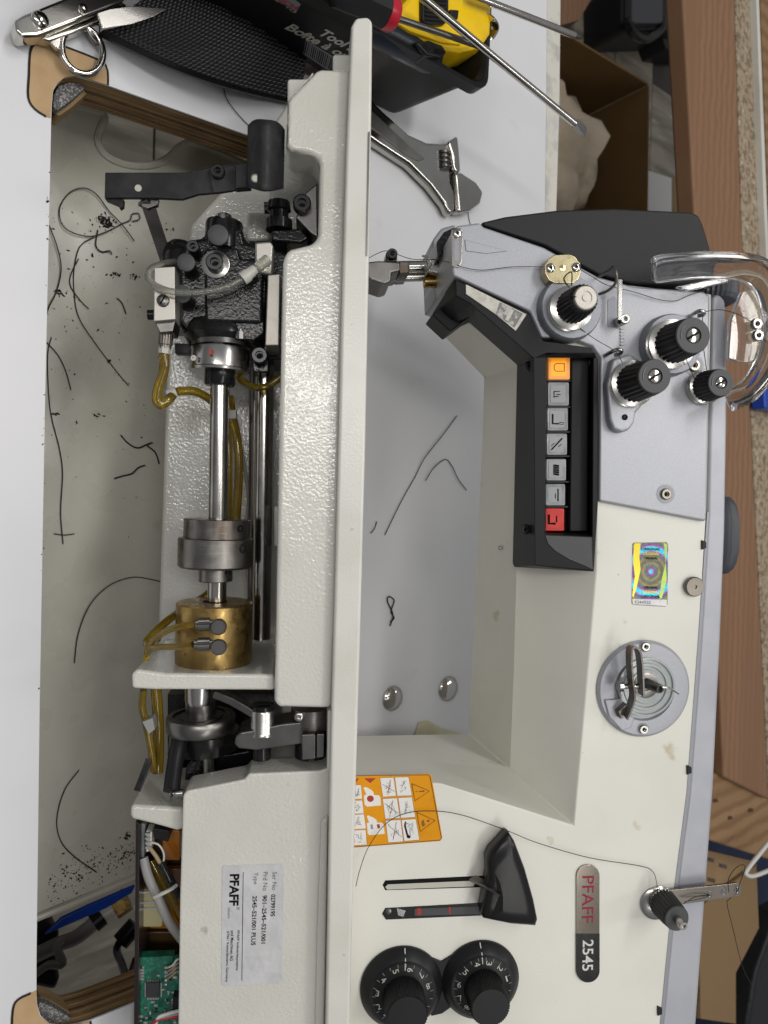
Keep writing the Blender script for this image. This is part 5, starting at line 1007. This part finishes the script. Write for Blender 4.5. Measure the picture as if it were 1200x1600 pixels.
spoly('exclamation_mark', [(762, 240), (820, 232), (822, 250), (764, 250)], .3, 'label_brown'); spoly('exclamation_mark', [(730, 240), (744, 239), (745, 250), (731, 251)], .3, 'label_brown')
spoly('hand_pictogram', [(790, 560), (812, 535), (828, 590), (815, 610), (795, 605)], .3, 'label_brown'); spoly('hand_pictogram', [(840, 550), (862, 535), (880, 552), (858, 568)], .3, 'label_brown')
sline([(60, 78), (860, 72), (880, 90), (1000, 735), (985, 752), (60, 826)], 1.3, .3, 'label_brown', 'label_border')

# ---------------- slots, lever, dials
dk = mpr('lever_slot_shade', [(602, 1376), (598, 1383), (602, 1391), (762, 1386), (764, 1368)], .25, 0, 'ink')  # flat black patch, shade inside the slot given as colour
mpr('slot_wall_tone', [(606, 1382), (602, 1386), (605, 1390), (740, 1385), (744, 1376)], .35, .2, 'pan', dk)  # flat grey strip, the lit inner side of the slot given as colour
ss = mpr('scale_slot', [(602, 1419), (597, 1428), (603, 1437), (765, 1430), (765, 1410)], .25, 0, 'black_plastic')
mpr('scale_strip', [(648, 1420), (755, 1416), (755, 1428), (648, 1431)], .45, .2, 'grey_plug', ss); mpr('scale_mark', [(652, 1419), (658, 1419), (658, 1430), (652, 1430)], .6, .4, 'label_red', ss); mpr('scale_mark', [(701, 1417), (704, 1417), (704, 1428), (701, 1428)], .6, .4, 'label_red', ss)
stud('scale_rivet', 607, 1424, .3, [(0, 5), (.3, 4.5), (.5, 2)], 'steel_dark', ss); mpr('scale_pointer', [(620, 1419), (634, 1423), (630, 1433), (622, 1430)], .5, .3, 'steel', ss)
lvp = [(796, 1302), (806, 1318), (822, 1360), (836, 1410), (842, 1440), (839, 1450), (800, 1447), (756, 1438), (752, 1432), (757, 1405), (763, 1370), (762, 1345), (768, 1333)]
b = MB(); top = [mp(x, y, 13) for x, y in lvp]; lo0 = [mp(x, y, 1) for x, y in lvp]; cc = sum(top, Vector()) / len(top); b.loft([[cc + (p - cc) * .94 - N3 * .012 for p in top], [p - N3 * .005 for p in top], [p - N3 * .0035 for p in top], [cc + (p - cc) * .97 - N3 * .0015 for p in top], [cc + (p - cc) * .88 for p in top], [cc + (p - cc) * .6 + N3 * .0003 for p in top], [cc + (p - cc) * .2 + N3 * .0004 for p in top]]); lev = part('stitch_lever', b, 'lever_black', smooth=70)
mpr('lever_recess_shade', [(774, 1366), (781, 1378), (786, 1400), (786, 1424), (770, 1432), (773, 1418), (778, 1405), (776, 1385)], 13.4, 13.0, 'ink', lev)  # flat dark patch on the lever, shade of its hollow painted in
b = MB(); b.tube([mp(738, 1372, 1), mp(760, 1383, 10), mp(781, 1398, 15)], .003, flat=(.0028, .0007), sub=2, up=N3); part('lever_blade', b, 'steel_worn', bevel=.1)
def dial(cx, cy, r, digits, dx):
    base = stud('dial_base', cx, cy, 0, [(0, r), (1.5, r), (5.5, r * .88), (7.0, r * .80), (7.0, r * .74)], 'black_plastic', seg=64, smooth=25)
    stud('dial_scale', cx, cy, 0, [(3, r * .75), (6.8, r * .75), (8.6, r * .50), (8.6, r * .4)], 'black_plastic', base, seg=64, smooth=25)
    stud('dial_knob', cx, cy, 0, [(8, r * .50), (24, r * .49), (25, r * .46)], 'black_plastic', base, seg=96, ribs=1, rib=.05, smooth=20)
    kk = ms(1, cx, cy, 0); c = mp(cx, cy, 0)
    def pol(a, rr, h): q = math.radians(a); return c + (U3 * math.sin(q) + V3 * math.cos(q)) * rr * kk + N3 * h / 1000
    for s, a in digits:
        q = math.radians(a); up = (U3 * math.cos(q) - V3 * math.sin(q)); xd = -(U3 * math.sin(q) + V3 * math.cos(q)); sl_ = Vector((0, 0, 1)); nn = ((U3 * math.sin(q) + V3 * math.cos(q)) * .32 + N3).normalized(); xd = (xd - nn * xd.dot(nn)).normalized()
        text('number', s, pol(a, r * .62, 8.0) , xd, nn.cross(xd), ms(5.5 if s != '1' else 2, cx, cy), ms(9, cx, cy), 'pearl', base)
    for a, ln_, m in [(a_, .075, 'mark_grey') for a_ in range(-160, 161, 16)]:
        b = MB(); b.tube([pol(a + 5, r * .735, 7.0), pol(a + 5, r * (.735 - ln_), 7.55)], .00018, seg=4, sub=1); part('graduation', b, m, base)
    b = MB(); b.tube([pol(dx, r * .985, 2.2), pol(dx, r * .79, 7.1)], .0004, seg=4, sub=1); part('pointer_line', b, 'print_white', base); b = MB(); b.tube([pol(dx, r * .74, 6.9), pol(dx, r * .6, 8.1)], .0003, seg=4, sub=1); part('pointer_line', b, 'print_white', base)
dial(627, 1541, 64, [('5', -18), ('6', 14), ('7', 42), ('8', 72), ('4', -50), ('3', -82), ('2', -112), ('1', -140)], 3)
dial(750, 1529, 60, [('4', -16), ('3', 12), ('2', 42), ('1', 72), ('5', -48), ('6', -80), ('7', -112), ('8', -140)], -3)
mpr('dial_bridge', [(668, 1494), (690, 1503), (708, 1492), (708, 1572), (691, 1584), (674, 1588)], 1.4, 0, 'black_plastic', bevel=.4)

# ---------------- pretension knob and thread strip
mpr('thread_strip', [(1040, 1392), (1152, 1380), (1158, 1384), (1160, 1396), (1154, 1401), (1046, 1416)], 4.6, 3.0, 'strip_steel', bevel=.3)
for x in (1109, 1131, 1152): stud('strip_hole', x, 1400 - (x - 1109) * .16 - 2, 4.6, [(0, 4.6), (.3, 4.6), (.3, 2.8), (.1, 2.8)], 'chrome')
kn, p, ax, kk = knob(1030, 1404, 20, 20.5, 17, h0=0)
b = MB(); b.lathe(p - ax * .0002, ax, [(0, 18 * kk), (.0008, 17 * kk), (.0008, .0002)], 28); part('knob_face', b, 'grey_plug', kn)
b = MB(); b.lathe(p, ax, [(0, 6.2 * kk), (.0075, 6.2 * kk), (.008, 5.6 * kk), (.008, 3 * kk), (.007, 3 * kk)], 16); part('threaded_stud', b, 'steel', kn)
stud('strip_stud', 1024, 1410, 0, [(0, 24), (1.5, 24), (2.5, 20)], 'steel')

# ---------------- the thread on the machine
def mthread(pts, label, r=.00022, m='thread_black', grp='thread laid on the machine'):
    b = MB(); b.tube([MMAT @ mp(*p) for p in pts], r, seg=5, sub=8); return solo('sewing_thread', b, m, label, 'thread', grp)
mthread([(556, 1385, 14), (562, 1360, 8), (575, 1325, 4), (600, 1290, 2.5), (630, 1272, 2), (670, 1267, 2), (720, 1273, 2.5), (790, 1297, 3), (840, 1317, 3), (920, 1340, 2.5), (1000, 1353, 2), (1020, 1362, 2.5), (1026, 1380, 4), (1027, 1396, 6)], 'long black thread arching from the bed across pillar to the lower tension knob')
mthread([(1068, 1412, 9), (1085, 1402, 7), (1100, 1399, 6), (1109, 1399, 5), (1095, 1404, 6), (1070, 1409, 8)], 'short doubled thread between lower tension knob and the holed strip')
mthread([(1139, 1394, 6), (1138, 1375, 14), (1148, 1358, 20), (1160, 1351, 20), (1164, 1358, 18), (1156, 1380, 10), (1152, 1393, 5), (1140, 1405, 4), (1136, 1412, 0), (1145, 1450, -8), (1160, 1510, -12), (1175, 1540, -14)], 'black thread looped through the strip end and falling to the bag')
mthread([(575, 404, -40), (590, 396, -36), (604, 392, -32), (622, 398, -30), (645, 405, -30), (680, 406, -20), (706, 411, 2), (725, 418, 6), (755, 422, 6), (800, 417, 6), (852, 417, 8)], 'black thread from the needle along the silver face cover to the brass disc')
mthread([(905, 420, 10), (925, 432, 12), (950, 446, 12), (990, 456, 7), (1030, 468, 6), (1055, 470, 6), (1075, 462, 6), (1095, 455, 5)], 'black thread from the brass disc sagging towards the clear guard')
mthread([(905, 512, 12), (930, 530, 10), (960, 548, 13), (970, 562, 12), (976, 576, 14)], 'black thread between the upper and the lower left tension knobs')
mthread([(1023, 568, 16), (1026, 560, 16), (1032, 552, 16)], 'tiny thread bridging the two middle tension knobs')
mthread([(1070, 556, 20), (1080, 580, 16), (1088, 598, 14)], 'short thread from the largest tension knob to the smallest')
mthread([(1098, 492, 14), (1098, 530, 14), (1101, 556, 14), (1105, 586, 16)], 'straight thread hanging from the upper guide to the smallest knob')
mthread([(1102, 487, 14), (1125, 484, 16), (1150, 490, 16), (1166, 498, 15), (1178, 505, 14)], 'arched thread from the upper guide to the clear guard screws')
for o in bpy.data.objects:
    if 'w0' in o: del o['w0']
